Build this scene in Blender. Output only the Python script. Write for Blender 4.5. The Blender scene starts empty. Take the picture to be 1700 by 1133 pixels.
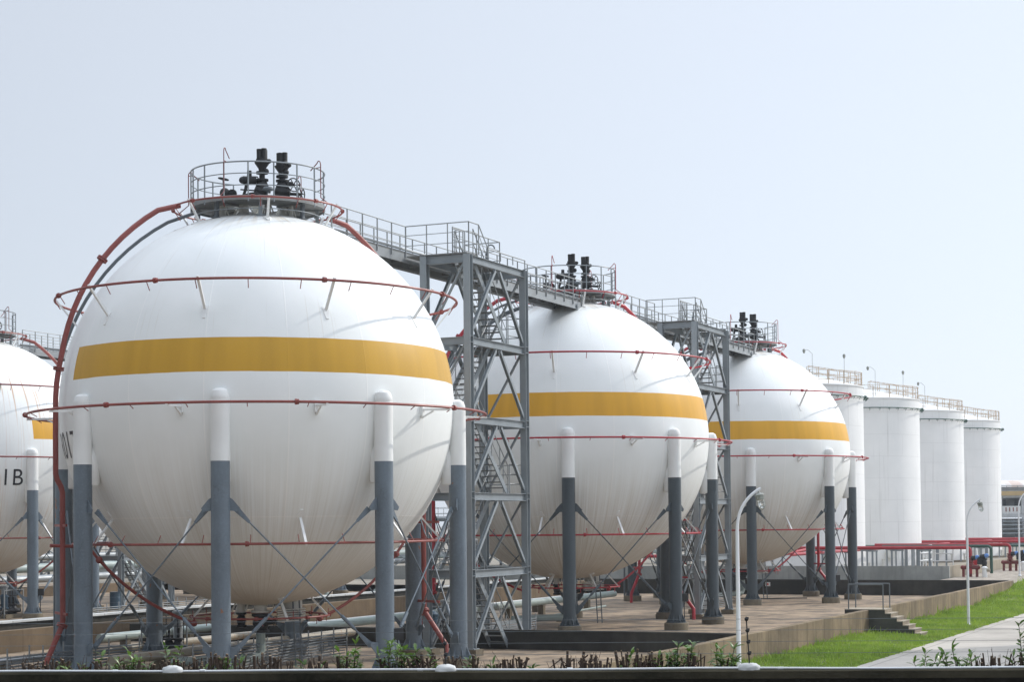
import bpy, bmesh, math, random
from mathutils import Vector, Matrix
R = math.radians
sc = bpy.context.scene
col = sc.collection

# ------------------------------------------------------------------ camera
CZ = 4.56
cam_d = bpy.data.cameras.new('camera')
cam_d.sensor_width = 36.0
cam_d.lens = 3049.4 / 1700 * 36.0
cam_d.shift_y = (566.5 - 784.46) / 1700 * -1
cam_d.clip_start = 0.1
cam_d.clip_end = 5000
cam = bpy.data.objects.new('camera', cam_d)
col.objects.link(cam)
cam.matrix_world = (Matrix.Translation((0, 0, CZ)) @ Matrix.Rotation(R(90) + 0.0274, 4, 'X')
                    @ Matrix.Rotation(-0.0097, 4, 'Z'))
sc.camera = cam

# ------------------------------------------------------------------ light
SUN_AZ, SUN_EL = 61.0, 34.0          # azimuth clockwise from +Y
world = bpy.data.worlds.new('World')
sc.world = world
world.use_nodes = True
wn, wl = world.node_tree.nodes, world.node_tree.links
bg = wn['Background']
sky = wn.new('ShaderNodeTexSky')
sky.sky_type = 'NISHITA'
sky.sun_disc = False
sky.sun_elevation = R(SUN_EL)
sky.sun_rotation = R(SUN_AZ)
sky.air_density = 1.0
sky.dust_density = 0.6
sky.ozone_density = 2.0
mx = wn.new('ShaderNodeMix')
mx.data_type = 'RGBA'
mx.inputs['Factor'].default_value = 0.80
# bright high veil over the clear sky, thicker and brighter overhead
tc = wn.new('ShaderNodeTexCoord'); sxyz = wn.new('ShaderNodeSeparateXYZ'); mr = wn.new('ShaderNodeMapRange')
mr.interpolation_type = 'SMOOTHSTEP'
wl.new(tc.outputs['Generated'], sxyz.inputs[0]); wl.new(sxyz.outputs['Z'], mr.inputs['Value'])
mr.inputs['From Min'].default_value = 0.28; mr.inputs['From Max'].default_value = 0.9
mr.inputs['To Min'].default_value = 1.0; mr.inputs['To Max'].default_value = 2.8
veil = wn.new('ShaderNodeVectorMath'); veil.operation = 'SCALE'
veil.inputs[0].default_value = (9.2, 9.9, 11.0)
# and brighter on the sun's side of the sky
dt = wn.new('ShaderNodeVectorMath'); dt.operation = 'DOT_PRODUCT'
wl.new(tc.outputs['Generated'], dt.inputs[0]); dt.inputs[1].default_value = (math.sin(R(SUN_AZ)), math.cos(R(SUN_AZ)), 0)
ma = wn.new('ShaderNodeMath'); ma.operation = 'MULTIPLY_ADD'
wl.new(dt.outputs['Value'], ma.inputs[0]); ma.inputs[1].default_value = 0.46; ma.inputs[2].default_value = 0.72
mm = wn.new('ShaderNodeMath'); mm.operation = 'MULTIPLY'
wl.new(ma.outputs[0], mm.inputs[0]); wl.new(mr.outputs[0], mm.inputs[1])
wl.new(mm.outputs[0], veil.inputs['Scale'])
wl.new(veil.outputs[0], mx.inputs['B'])
wl.new(sky.outputs[0], mx.inputs['A'])
wl.new(mx.outputs['Result'], bg.inputs['Color'])
bg.inputs['Strength'].default_value = 0.1
sd = bpy.data.lights.new('sun', 'SUN')
sd.energy = 2.5
sd.angle = R(0.7)
sd.color = (1.0, 0.95, 0.87)
sun = bpy.data.objects.new('sun', sd)
col.objects.link(sun)
sun.rotation_euler = (R(90 - SUN_EL), 0, R(180 - SUN_AZ) )
sv = Vector((math.sin(R(SUN_AZ)) * math.cos(R(SUN_EL)), math.cos(R(SUN_AZ)) * math.cos(R(SUN_EL)), math.sin(R(SUN_EL))))
sun.rotation_euler = sv.to_track_quat('Z', 'Y').to_euler()
sc.view_settings.view_transform = 'Standard'
sc.view_settings.look = 'None'
sc.view_settings.exposure = 0.0
sc.view_settings.gamma = 1.0

# ------------------------------------------------------------------ row frame
S1 = Vector((-7.956, 57.90, 0))
ROWDEG = 24.173
U = Vector((math.sin(R(ROWDEG)), math.cos(R(ROWDEG)), 0))
V = Vector((U.y, -U.x, 0))
def L(u, v, z=0.0):
    return S1 + U * u + V * v + Vector((0, 0, z))
ROWROT = -R(ROWDEG)                     # local x = V, local y = U
def px(x, Y):
    return (x - 850) / 3049.4 * Y       # only for laying out far clutter

# ------------------------------------------------------------------ mesh builder
class MB:
    def __init__(s):
        s.v = []; s.f = []
    def add(s, vs, fs):
        o = len(s.v)
        s.v.extend([tuple(p) for p in vs])
        s.f.extend([tuple(i + o for i in f) for f in fs])
        return s
    def box(s, c, d, rz=0.0):
        cx, cy, cz = c; x, y, z = d[0] / 2, d[1] / 2, d[2] / 2
        cs, sn = math.cos(rz), math.sin(rz)
        vs = []
        for dz in (-z, z):
            for dx, dy in ((-x, -y), (x, -y), (x, y), (-x, y)):
                vs.append((cx + dx * cs - dy * sn, cy + dx * sn + dy * cs, cz + dz))
        return s.add(vs, [(3, 2, 1, 0), (4, 5, 6, 7), (0, 1, 5, 4), (1, 2, 6, 5), (2, 3, 7, 6), (3, 0, 4, 7)])
    def frame(s, p, q, side=None):
        p, q = Vector(p), Vector(q)
        d = (q - p).normalized()
        sd_ = Vector(side) if side is not None else (Vector((0, 0, 1)) if abs(d.z) < .95 else Vector((1, 0, 0)))
        a = d.cross(sd_)
        if a.length < 1e-5: a = d.cross(Vector((0.3, 1, .2)))
        a.normalize(); b = a.cross(d).normalized()
        return p, q, d, a, b
    def bar(s, p, q, w, h, up=None):
        p, q, d, a, b = s.frame(p, q, up)
        vs = []
        for e in (p, q):
            for i, j in ((-1, -1), (1, -1), (1, 1), (-1, 1)):
                vs.append(e + a * (i * w / 2) + b * (j * h / 2))
        return s.add(vs, [(0, 1, 2, 3), (7, 6, 5, 4), (0, 4, 5, 1), (1, 5, 6, 2), (2, 6, 7, 3), (3, 7, 4, 0)])
    def hsec(s, p, q, w, dpt, t, up):
        # rolled H section: flanges lie across 'up', web between them
        p, q, d, a, b = s.frame(p, q, up)
        o = b * (dpt / 2 - t / 2)
        s.bar(p + o, q + o, w, t, up); s.bar(p - o, q - o, w, t, up)
        s.bar(p, q, t * .8, dpt - 2 * t, up)
        return s
    def angle(s, p, q, w, t, up=None):
        p, q, d, a, b = s.frame(p, q, up)
        s.bar(p - b * (w / 2), q - b * (w / 2), w, t, up)
        s.bar(p + a * (w / 2 - t / 2), q + a * (w / 2 - t / 2), t, w - t, up)
        return s
    def cyl(s, p, q, r, r2=None, n=14, cap=True):
        r2 = r if r2 is None else r2
        p, q, d, a, b = s.frame(p, q)
        vs = []
        for e, rr in ((p, r), (q, r2)):
            for k in range(n):
                t = 2 * math.pi * k / n
                vs.append(e + (a * math.cos(t) + b * math.sin(t)) * rr)
        fs = [(k, (k + 1) % n, n + (k + 1) % n, n + k) for k in range(n)]
        if cap:
            fs += [tuple(range(n - 1, -1, -1)), tuple(range(n, 2 * n))]
        return s.add(vs, fs)
    def tube(s, pts, r, n=7, closed=False, cap=True):
        pts = [Vector(p) for p in pts]
        m = len(pts); vs = []; pa = None
        rs = r if isinstance(r, (list, tuple)) else [r] * m
        for i in range(m):
            if closed: d = pts[(i + 1) % m] - pts[i - 1]
            else: d = pts[min(i + 1, m - 1)] - pts[max(i - 1, 0)]
            d.normalize()
            if pa is None:
                a = d.cross(Vector((0, 0, 1)))
                if a.length < .1: a = d.cross(Vector((0, 1, 0)))
            else:
                a = pa - d * pa.dot(d)
            a.normalize(); b = d.cross(a); pa = a
            for k in range(n):
                t = 2 * math.pi * k / n
                vs.append(pts[i] + (a * math.cos(t) + b * math.sin(t)) * rs[i])
        fs = []
        for i in range(m if closed else m - 1):
            j = (i + 1) % m
            for k in range(n):
                fs.append((i * n + k, i * n + (k + 1) % n, j * n + (k + 1) % n, j * n + k))
        if cap and not closed:
            fs += [tuple(range(n - 1, -1, -1)), tuple((m - 1) * n + k for k in range(n))]
        return s.add(vs, fs)
    def lathe(s, prof, c, n=18, axis=None):
        c = Vector(c)
        ax = Vector(axis).normalized() if axis is not None else Vector((0, 0, 1))
        a = ax.cross(Vector((0, 1, 0)) if abs(ax.y) < .9 else Vector((1, 0, 0))).normalized(); b = ax.cross(a)
        vs = []; m = len(prof)
        for r, z in prof:
            for k in range(n):
                t = 2 * math.pi * k / n
                vs.append(c + ax * z + (a * math.cos(t) + b * math.sin(t)) * max(r, 1e-4))
        fs = [(i * n + k, i * n + (k + 1) % n, (i + 1) * n + (k + 1) % n, (i + 1) * n + k) for i in range(m - 1) for k in range(n)]
        fs += [tuple(range(n - 1, -1, -1)), tuple((m - 1) * n + k for k in range(n))]
        return s.add(vs, fs)
    def ball(s, c, r, n=10, m=7, sz=1.0):
        return s.lathe([(r * math.sin(math.pi * i / m), -r * sz * math.cos(math.pi * i / m)) for i in range(m + 1)], c, n)
    def prism(s, poly, n_vec, t):
        # flat polygon (3-D points) given a thickness along n_vec
        nv = Vector(n_vec).normalized() * (t / 2)
        m = len(poly)
        vs = [Vector(p) - nv for p in poly] + [Vector(p) + nv for p in poly]
        return s.add(vs, [tuple(range(m - 1, -1, -1)), tuple(range(m, 2 * m))] + [(k, (k + 1) % m, m + (k + 1) % m, m + k) for k in range(m)])
    def wheel(s, c, axis, r, t=.012):
        ax = Vector(axis).normalized()
        a = ax.cross(Vector((0, 0, 1)) if abs(ax.z) < .9 else Vector((1, 0, 0))).normalized(); b = ax.cross(a); c = Vector(c)
        s.tube([c + (a * math.cos(k * math.pi / 8) + b * math.sin(k * math.pi / 8)) * r for k in range(16)], t, 5, True)
        for k in range(3):
            d = a * math.cos(k * math.pi / 3) + b * math.sin(k * math.pi / 3)
            s.cyl(c - d * r, c + d * r, t * .8, n=5)
        return s
    def build(s, name, m, parent=None, loc=None, smooth=35):
        me = bpy.data.meshes.new(name)
        me.from_pydata(s.v, [], s.f)
        me.validate()
        bm = bmesh.new(); bm.from_mesh(me)
        bmesh.ops.recalc_face_normals(bm, faces=bm.faces)
        bm.to_mesh(me); bm.free()
        if m is not None: me.materials.append(m)
        if smooth:
            me.polygons.foreach_set('use_smooth', [True] * len(me.polygons))
            me.set_sharp_from_angle(angle=R(smooth))
        o = bpy.data.objects.new(name, me)
        col.objects.link(o)
        if parent is not None: o.parent = parent
        if loc is not None: o.location = loc
        return o

def tag(o, label, cat, group=None, kind=None):
    if label: o['label'] = label
    if cat: o['category'] = cat
    if group: o['group'] = group
    if kind: o['kind'] = kind
    return o
def thing(name, loc, label, cat, group=None, rz=0.0):
    o = bpy.data.objects.new(name, None)
    o.empty_display_size = .3
    col.objects.link(o)
    o.location = loc; o.rotation_euler = (0, 0, rz)
    return tag(o, label, cat, group)
def copy_tree(o, parent=None):
    c = o.copy(); col.objects.link(c); c.parent = parent
    for ch in list(o.children): copy_tree(ch, c)
    return c
def dup(o, loc, label, rz=None):
    c = copy_tree(o); c.location = loc; c['label'] = label
    if rz is not None: c.rotation_euler = (0, 0, rz)
    return c

# ------------------------------------------------------------------ materials
class NT:
    def __init__(s, name, rough=.5, metal=0.0, spec=.5):
        s.m = bpy.data.materials.new(name); s.m.use_nodes = True
        s.n = s.m.node_tree.nodes; s.l = s.m.node_tree.links
        s.b = s.n['Principled BSDF']
        s.b.inputs['Roughness'].default_value = rough
        s.b.inputs['Metallic'].default_value = metal
        s.b.inputs['Specular IOR Level'].default_value = spec
    def lk(s, a, b): s.l.new(a, b)
    def pos(s): return s.n.new('ShaderNodeNewGeometry').outputs['Position']
    def obj(s): return s.n.new('ShaderNodeTexCoord').outputs['Object']
    def scale(s, vec, sc_, rz=0.0, off=(0, 0, 0)):
        x = s.n.new('ShaderNodeMapping'); x.inputs['Scale'].default_value = sc_
        x.inputs['Rotation'].default_value = (0, 0, rz); x.inputs['Location'].default_value = off
        s.lk(vec, x.inputs['Vector']); return x.outputs[0]
    def noise(s, vec, scale, detail=4, rough=.55):
        x = s.n.new('ShaderNodeTexNoise'); x.inputs['Scale'].default_value = scale
        x.inputs['Detail'].default_value = detail; x.inputs['Roughness'].default_value = rough
        s.lk(vec, x.inputs['Vector']); return x.outputs['Fac']
    def ramp(s, f, a, b, v0=0.0, v1=1.0):
        x = s.n.new('ShaderNodeMapRange'); x.inputs['From Min'].default_value = a; x.inputs['From Max'].default_value = b
        x.inputs['To Min'].default_value = v0; x.inputs['To Max'].default_value = v1
        x.clamp = True
        s.lk(f, x.inputs['Value']); return x.outputs[0]
    def math(s, op, a, b=None, c=None):
        x = s.n.new('ShaderNodeMath'); x.operation = op
        for i, q in enumerate((a, b, c)):
            if q is None: continue
            if isinstance(q, (int, float)): x.inputs[i].default_value = q
            else: s.lk(q, x.inputs[i])
        return x.outputs[0]
    def mix(s, f, a, b):
        x = s.n.new('ShaderNodeMix'); x.data_type = 'RGBA'
        for nm, q in (('Factor', f), ('A', a), ('B', b)):
            if isinstance(q, (int, float)): x.inputs[nm].default_value = q
            elif isinstance(q, tuple): x.inputs[nm].default_value = (*q, 1) if len(q) == 3 else q
            else: s.lk(q, x.inputs[nm])
        return x.outputs['Result']
    def bump(s, hgt, strength=.3, dist=.01):
        x = s.n.new('ShaderNodeBump'); x.inputs['Strength'].default_value = strength
        x.inputs['Distance'].default_value = dist
        s.lk(hgt, x.inputs['Height']); s.lk(x.outputs[0], s.b.inputs['Normal'])
    def out(s, c):
        if isinstance(c, tuple): s.b.inputs['Base Color'].default_value = (*c, 1)
        else: s.lk(c, s.b.inputs['Base Color'])
        return s.m

def paint(name, c, rough=.45, dark=.75, wear=None, wear_at=.62, scale=1.6, metal=0.0, bumpy=0.0):
    t = NT(name, rough, metal)
    p = t.pos()
    n1 = t.noise(p, scale, 5)
    c2 = tuple(x * dark for x in c)
    cc = t.mix(t.ramp(n1, .35, .7), c, c2)
    if wear:
        n2 = t.noise(t.scale(p, (1, 1, .45)), 9, 6, .65)
        cc = t.mix(t.math('MULTIPLY', t.ramp(n2, wear_at, wear_at + .06), .85), cc, wear)
    t.lk(t.ramp(n1, .3, .7, rough - .08, rough + .12), t.b.inputs['Roughness'])
    if bumpy: t.bump(t.noise(p, 30, 4), bumpy, .004)
    return t.out(cc)

RUST = (.23, .09, .035)
M = {}
M['white'] = paint('white_paint', (.80, .81, .80), .4, .93)
M['white_d'] = paint('weathered_white_paint', (.70, .70, .66), .5, .8, (.4, .3, .2), .66)
M['leg_blue'] = None
M['steel'] = paint('grey_steel_paint', (.245, .275, .295), .45, .84, (.2, .17, .14), .72)
M['steel_d'] = paint('dark_grey_steel', (.13, .15, .165), .5, .8)
M['galv'] = paint('galvanised_pipe', (.31, .33, .34), .42, .8, None, metal=.25)
M['grate'] = paint('deck_grating', (.17, .175, .17), .6, .75, RUST, .66)
M['platf'] = paint('platform_steel', (.26, .27, .27), .55, .7, (.30, .25, .18), .6)
M['black'] = paint('black_valve_iron', (.011, .011, .012), .55, .6, (.035, .026, .02), .62, 5)
M['red_old'] = paint('faded_red_pipe', (.28, .062, .05), .45, .7, (.20, .05, .04), .6)
M['red_dk'] = paint('dark_red_fitting', (.20, .03, .028), .45, .7)
M['red'] = paint('fire_red_pipe', (.40, .016, .028), .38, .8)
M['green'] = paint('dark_green_pipe', (.028, .09, .065), .45, .8)
M['palegreen'] = paint('pale_green_pipe', (.30, .36, .34), .45, .85, (.33, .24, .15), .66)
M['beige'] = paint('rusty_cream_pipe', (.36, .32, .25), .5, .8, (.30, .15, .06), .58)
M['blue'] = paint('blue_motor_paint', (.04, .08, .12), .4, .8)
M['brightblue'] = paint('bright_blue_paint', (.10, .25, .60), .4, .8)
M['orange_rail'] = paint('rusty_ochre_rail', (.52, .36, .22), .55, .8, (.66, .64, .6), .50, 3)
M['yellowfascia'] = paint('ochre_fascia', (.58, .42, .20), .5, .9)
M['pvc'] = paint('white_conduit', (.78, .80, .82), .3, .92)
M['mortar'] = paint('white_mortar', (.62, .63, .62), .8, .75, None, bumpy=.5)
M['cable'] = paint('black_cable', (.012, .012, .014), .4, .8)
M['text'] = paint('black_lettering', (.02, .02, .025), .5, .8)
M['glass'] = NT('lamp_glass', .08).m
M['glass'].node_tree.nodes['Principled BSDF'].inputs['Transmission Weight'].default_value = .85
M['glass'].node_tree.nodes['Principled BSDF'].inputs['Base Color'].default_value = (.9, .92, .9, 1)
M['lampgrey'] = paint('lamp_cast_grey', (.34, .36, .33), .5, .8)
M['signred'] = paint('sign_red', (.55, .03, .03), .4, .9)
M['wallbeam'] = paint('pale_frame_paint', (.55, .57, .58), .5, .85)
M['dim'] = paint('dim_interior', (.13, .14, .15), .7, .6)

def leg_mat(name, c, crack):
    t = NT(name, .42)
    p = t.pos()
    n1 = t.noise(t.scale(p, (1, 1, .35)), 1.8, 5, .6)
    cc = t.mix(t.ramp(n1, .35, .68), c, tuple(x * .72 for x in c))
    n0 = t.noise(p, 14, 3)
    cc = t.mix(t.math('MULTIPLY', t.ramp(n0, .5, .75), .35), cc, tuple(x * 1.25 for x in c))
    if crack:
        vz = t.n.new('ShaderNodeTexVoronoi'); vz.feature = 'DISTANCE_TO_EDGE'
        wob = t.n.new('ShaderNodeVectorMath'); wob.operation = 'ADD'
        nn = t.n.new('ShaderNodeTexNoise'); nn.inputs['Scale'].default_value = 5
        t.lk(p, nn.inputs['Vector'])
        t.lk(t.scale(p, (2.2, 2.2, .9)), wob.inputs[0]); t.lk(nn.outputs['Color'], wob.inputs[1])
        t.lk(wob.outputs[0], vz.inputs['Vector']); vz.inputs['Scale'].default_value = 1.0
        e = t.ramp(vz.outputs['Distance'], .0, .022, 1, 0)
        e = t.math('MULTIPLY', e, t.ramp(t.noise(p, 1.1, 2), .52, .64))
        cc = t.mix(t.math('MULTIPLY', e, .45), cc, (.06, .07, .075))
        rs = t.ramp(t.noise(t.scale(p, (1, 1, .6)), 2.4, 3, .5), .72, .735)
        cc = t.mix(rs, cc, (.24, .11, .06))
    t.bump(n0, .15, .004)
    return t.out(cc)
M['leg_a'] = leg_mat('blue_grey_leg_paint', (.145, .182, .218), True)
M['leg_b'] = leg_mat('slate_grey_leg_paint', (.062, .080, .093), False)

def shell_mat(name, az0, az1, rust=0.0, streak=.5, speck=1.0, yellow=(.70, .365, .026)):
    """white sphere paint with an ochre belt between azimuths az0..az1 (0 = towards -Y, + to +X)"""
    t = NT(name, .42, 0, .35)
    o = t.obj(); p = t.pos()
    sx = t.n.new('ShaderNodeSeparateXYZ'); t.lk(o, sx.inputs[0])
    x, y, z = sx.outputs
    az = t.math('ARCTAN2', x, t.math('MULTIPLY', y, -1))
    el = t.math('ARCSINE', t.math('DIVIDE', z, 6.16))
    cb = t.n.new('ShaderNodeCombineXYZ'); t.lk(az, cb.inputs[0]); t.lk(el, cb.inputs[1])
    ae = cb.outputs[0]
    n_big = t.noise(p, .55, 5, .6)
    n_fine = t.noise(p, 26, 2, .5)
    base = t.mix(t.ramp(n_big, .35, .72), (.845, .865, .86), (.79, .815, .805))
    # weld seams
    def line(v, w): return t.ramp(t.math('ABSOLUTE', v), 0.0, w, 1, 0)
    seam = None
    azf = t.math('PINGPONG', t.math('ADD', az, .12), R(11.25))
    sv1 = line(azf, .0045)
    sh1 = line(t.math('ADD', el, R(33.6)), .0045)
    sh2 = line(t.math('SUBTRACT', el, R(56)), .0045)
    sm = t.math('MAXIMUM', t.math('MULTIPLY', sv1, t.ramp(t.math('ABSOLUTE', el), R(55), R(56), 1, 0)), t.math('MAXIMUM', sh1, sh2))
    # ochre belt with roller laps
    belt = t.math('MULTIPLY', t.math('GREATER_THAN', z, .722), t.math('LESS_THAN', z, 1.716))
    w0 = t.math('MULTIPLY', t.math('SUBTRACT', t.noise(p, 1.2, 2), .5), .02)
    belt = t.math('MULTIPLY', t.math('GREATER_THAN', t.math('ADD', z, t.math('MULTIPLY', w0, 2.0)), .722), t.math('LESS_THAN', t.math('ADD', z, w0), 1.716))
    azm = t.math('FLOORED_MODULO', t.math('SUBTRACT', az, R(az0)), math.tau)
    belt = t.math('MULTIPLY', belt, t.math('LESS_THAN', azm, R((az1 - az0) % 360)))
    lap = t.ramp(t.noise(t.scale(ae, (9, .6, 1)), 1.0, 2, .5), .42, .6)
    yel = t.mix(t.math('MULTIPLY', lap, .45), yellow, tuple(c * .80 for c in yellow))
    yel = t.mix(t.math('MULTIPLY', t.ramp(n_fine, .55, .75), .35), yel, tuple(c * 1.12 for c in yellow))
    # grime: runs down the lower shell, dust around the crown
    low = t.ramp(el, R(-8), R(-42), 0, 1)
    st = t.ramp(t.noise(t.scale(ae, (120, 1.3, 1)), 1.0, 3, .6), .42, .72)
    st2 = t.ramp(t.noise(t.scale(ae, (48, 1.0, 1)), 1.0, 3, .6), .40, .75)
    g = t.math('MULTIPLY', low, t.math('ADD', t.math('MULTIPLY', st,   .36 * streak), t.math('MULTIPLY', st2, .40 * streak)))
    base = t.mix(t.math('MULTIPLY', sm, .75), base, (.92, .92, .90))
    base = t.mix(g, base, (.37, .31, .205))
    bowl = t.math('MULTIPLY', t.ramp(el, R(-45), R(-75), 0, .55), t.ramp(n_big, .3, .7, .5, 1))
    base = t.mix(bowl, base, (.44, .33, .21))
    crown = t.math('MULTIPLY', t.ramp(el, R(57), R(70), 0, 1), t.ramp(t.noise(t.scale(ae, (14, 2, 1)), 1.0, 4, .7), .45, .72, 0, .75))
    base = t.mix(crown, base, (.50, .38, .22))
    # soot specks on the shoulder next to the stair tower, faint runs below the brackets
    sp_ = t.math('MULTIPLY', t.ramp(t.noise(p, 22, 2, .6), .66, .70), t.ramp(t.noise(p, .8, 3, .6), .50, .62))
    sp_ = t.math('MULTIPLY', sp_, t.math('MULTIPLY', t.ramp(el, R(18), R(34)), t.ramp(t.math('ABSOLUTE', t.math('ADD', az, R(70))), R(50), R(15), 0, 1)))
    base = t.mix(t.math('MULTIPLY', sp_, .7 * speck), base, (.10, .09, .08))
    run = t.math('MULTIPLY', t.ramp(t.noise(t.scale(ae, (70, 1.6, 1)), 1.0, 2, .5), .64, .74), t.ramp(el, R(30), R(0), .5, 0))
    base = t.mix(t.math('MULTIPLY', run, t.ramp(el, R(0), R(8))), base, (.62, .58, .50))
    c = t.mix(belt, base, yel)
    if rust:
        up = t.math('MULTIPLY', t.ramp(el, R(10), R(30), .25, 1), t.ramp(el, R(50), R(56), 1, 0))
        rr = t.ramp(t.noise(t.scale(ae, (42, 1.3, 1)), 1.0, 3, .65), .55, .66)
        c = t.mix(t.math('MULTIPLY', t.math('MULTIPLY', up, rr), rust), c, (.50, .24, .07))
    t.bump(t.math('ADD', t.math('MULTIPLY', n_fine, .15), t.math('ADD', sm, t.math('MULTIPLY', n_big, 2.0))), .25, .012)
    t.lk(t.ramp(n_big, .3, .7, .36, .5), t.b.inputs['Roughness'])
    return t.out(c)

def concrete(name, c, dark, scale=1.0, joints=None, jw=.02, streak=0.0, patch=None, rough=.85, spec=.2):
    t = NT(name, rough, 0, spec)
    p = t.scale(t.pos(), (1, 1, 1), R(ROWDEG))          # x -> V, y -> U
    n1 = t.noise(p, .35 * scale, 6, .62); n2 = t.noise(p, 3.2 * scale, 5, .6); n3 = t.noise(p, 40, 3, .6)
    cc = t.mix(t.ramp(n1, .42, .60), c, dark)
    cc = t.mix(t.math('MULTIPLY', t.ramp(n2, .45, .75), .5), cc, tuple(.5 * (a + b) * .8 for a, b in zip(c, dark)))
    cc = t.mix(t.math('MULTIPLY', t.ramp(n3, .4, .7), .25), cc, tuple(x * 1.25 for x in c))
    if streak:
        s = t.ramp(t.noise(t.scale(p, (3.0, 3.0, .22)), 1.0, 4, .6), .48, .70)
        cc = t.mix(t.math('MULTIPLY', s, streak), cc, tuple(x * .42 for x in c))
    if patch:
        cc = t.mix(t.ramp(t.noise(p, .16, 4, .6), .52, .60), cc, patch)
    hgt = n3
    if joints:
        sx = t.n.new('ShaderNodeSeparateXYZ'); t.lk(p, sx.inputs[0])
        j = None
        for ax, per in joints:
            v = t.math('PINGPONG', t.math('ADD', sx.outputs[ax], 1000.0), per / 2)
            e = t.ramp(v, 0, jw, 1, 0)
            j = e if j is None else t.math('MAXIMUM', j, e)
        cc = t.mix(t.math('MULTIPLY', j, .8), cc, tuple(x * .35 for x in dark))
        hgt = t.math('SUBTRACT', n3, t.math('MULTIPLY', j, 2.0))
    t.bump(hgt, .35, .01)
    return t.out(cc)
M['deck'] = concrete('tan_concrete_deck', (.35, .265, .185), (.115, .095, .075), 1.9, [(0, 3.0), (1, 3.0)], .03)
M['road'] = concrete('pale_concrete_road', (.47, .435, .39), (.33, .305, .27), .6, [(1, 4.5), (0, 3.75)], .035)
M['rubble'] = concrete('rubble_ground', (.42, .37, .31), (.16, .135, .11), 5.0)
M['ground'] = concrete('gravelly_ground', (.30, .27, .22), (.20, .18, .15), .6)
M['wall_tan'] = concrete('tan_panel_wall', (.27, .205, .13), (.15, .115, .075), 1.3, [(1, 1.22)], .03, .65)
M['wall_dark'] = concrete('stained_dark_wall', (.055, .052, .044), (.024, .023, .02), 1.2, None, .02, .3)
M['wall_grey'] = concrete('grey_wall', (.33, .34, .33), (.22, .23, .22), .7, None, .02, .35)
M['wall_brown'] = concrete('brown_wall', (.19, .14, .09), (.12, .09, .06), .9, [(1, 2.0)], .02, .35)
M['pedestal'] = concrete('pedestal_concrete', (.20, .17, .12), (.12, .10, .075), 2.5, None, .02, .4)
M['cap'] = concrete('pale_coping', (.55, .56, .55), (.40, .41, .41), 1.0, [(1, 1.5)], .04)
M['stepc'] = concrete('step_concrete', (.32, .27, .21), (.2, .17, .13), 1.5)
M['parapet'] = concrete('mossy_coping', (.05, .046, .034), (.018, .018, .014), 3.0, None, .02, .2, None, .95, .0)
M['parapet_d'] = concrete('recess_shade_black', (.02, .02, .019), (.012, .012, .011), 3.0)  # near-black colour stands in for the shade in the recess below the coping
M['soil'] = concrete('dark_soil', (.07, .05, .035), (.04, .03, .02), 4)
M['grass_soil'] = concrete('grass_soil', (.12, .17, .03), (.09, .11, .03), 3)

def leafy(name, c, c2, rough=.5, tr=.0, scale=6.0):
    t = NT(name, rough)
    n = t.noise(t.pos(), scale, 3)
    cc = t.mix(t.ramp(n, .35, .65), c, c2)
    if tr:
        t.b.inputs['Subsurface Weight'].default_value = 0.0
        tb = t.n.new('ShaderNodeBsdfTranslucent'); t.lk(cc, tb.inputs['Color'])
        ms = t.n.new('ShaderNodeMixShader'); ms.inputs[0].default_value = tr
        t.lk(t.b.outputs[0], ms.inputs[1]); t.lk(tb.outputs[0], ms.inputs[2])
        t.lk(ms.outputs[0], t.n['Material Output'].inputs['Surface'])
    return t.out(cc)
M['leaf'] = leafy('glossy_leaf', (.13, .23, .04), (.06, .12, .022), .35, .3)
def blade_mat():
    t = NT('grass_blade', .65)
    p = t.pos()
    c = t.mix(t.ramp(t.noise(p, .55, 5, .65), .36, .66), (.36, .50, .06), (.17, .29, .034))
    c = t.mix(t.math('MULTIPLY', t.ramp(t.noise(p, 2.2, 4, .7), .52, .72), .75), c, (.42, .41, .14))
    c = t.mix(t.math('MULTIPLY', t.ramp(t.noise(p, 9, 3, .6), .5, .75), .6), c, (.10, .21, .025))
    tb = t.n.new('ShaderNodeBsdfTranslucent'); t.lk(c, tb.inputs['Color'])
    ms = t.n.new('ShaderNodeMixShader'); ms.inputs[0].default_value = .35
    t.lk(t.b.outputs[0], ms.inputs[1]); t.lk(tb.outputs[0], ms.inputs[2])
    t.lk(ms.outputs[0], t.n['Material Output'].inputs['Surface'])
    return t.out(c)
M['blade'] = blade_mat()
M['bark'] = paint('cut_bark', (.085, .055, .038), .8, .55, (.20, .15, .1), .6, 20)
M['cutwood'] = paint('cut_wood', (.34, .25, .16), .8, .8)

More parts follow.
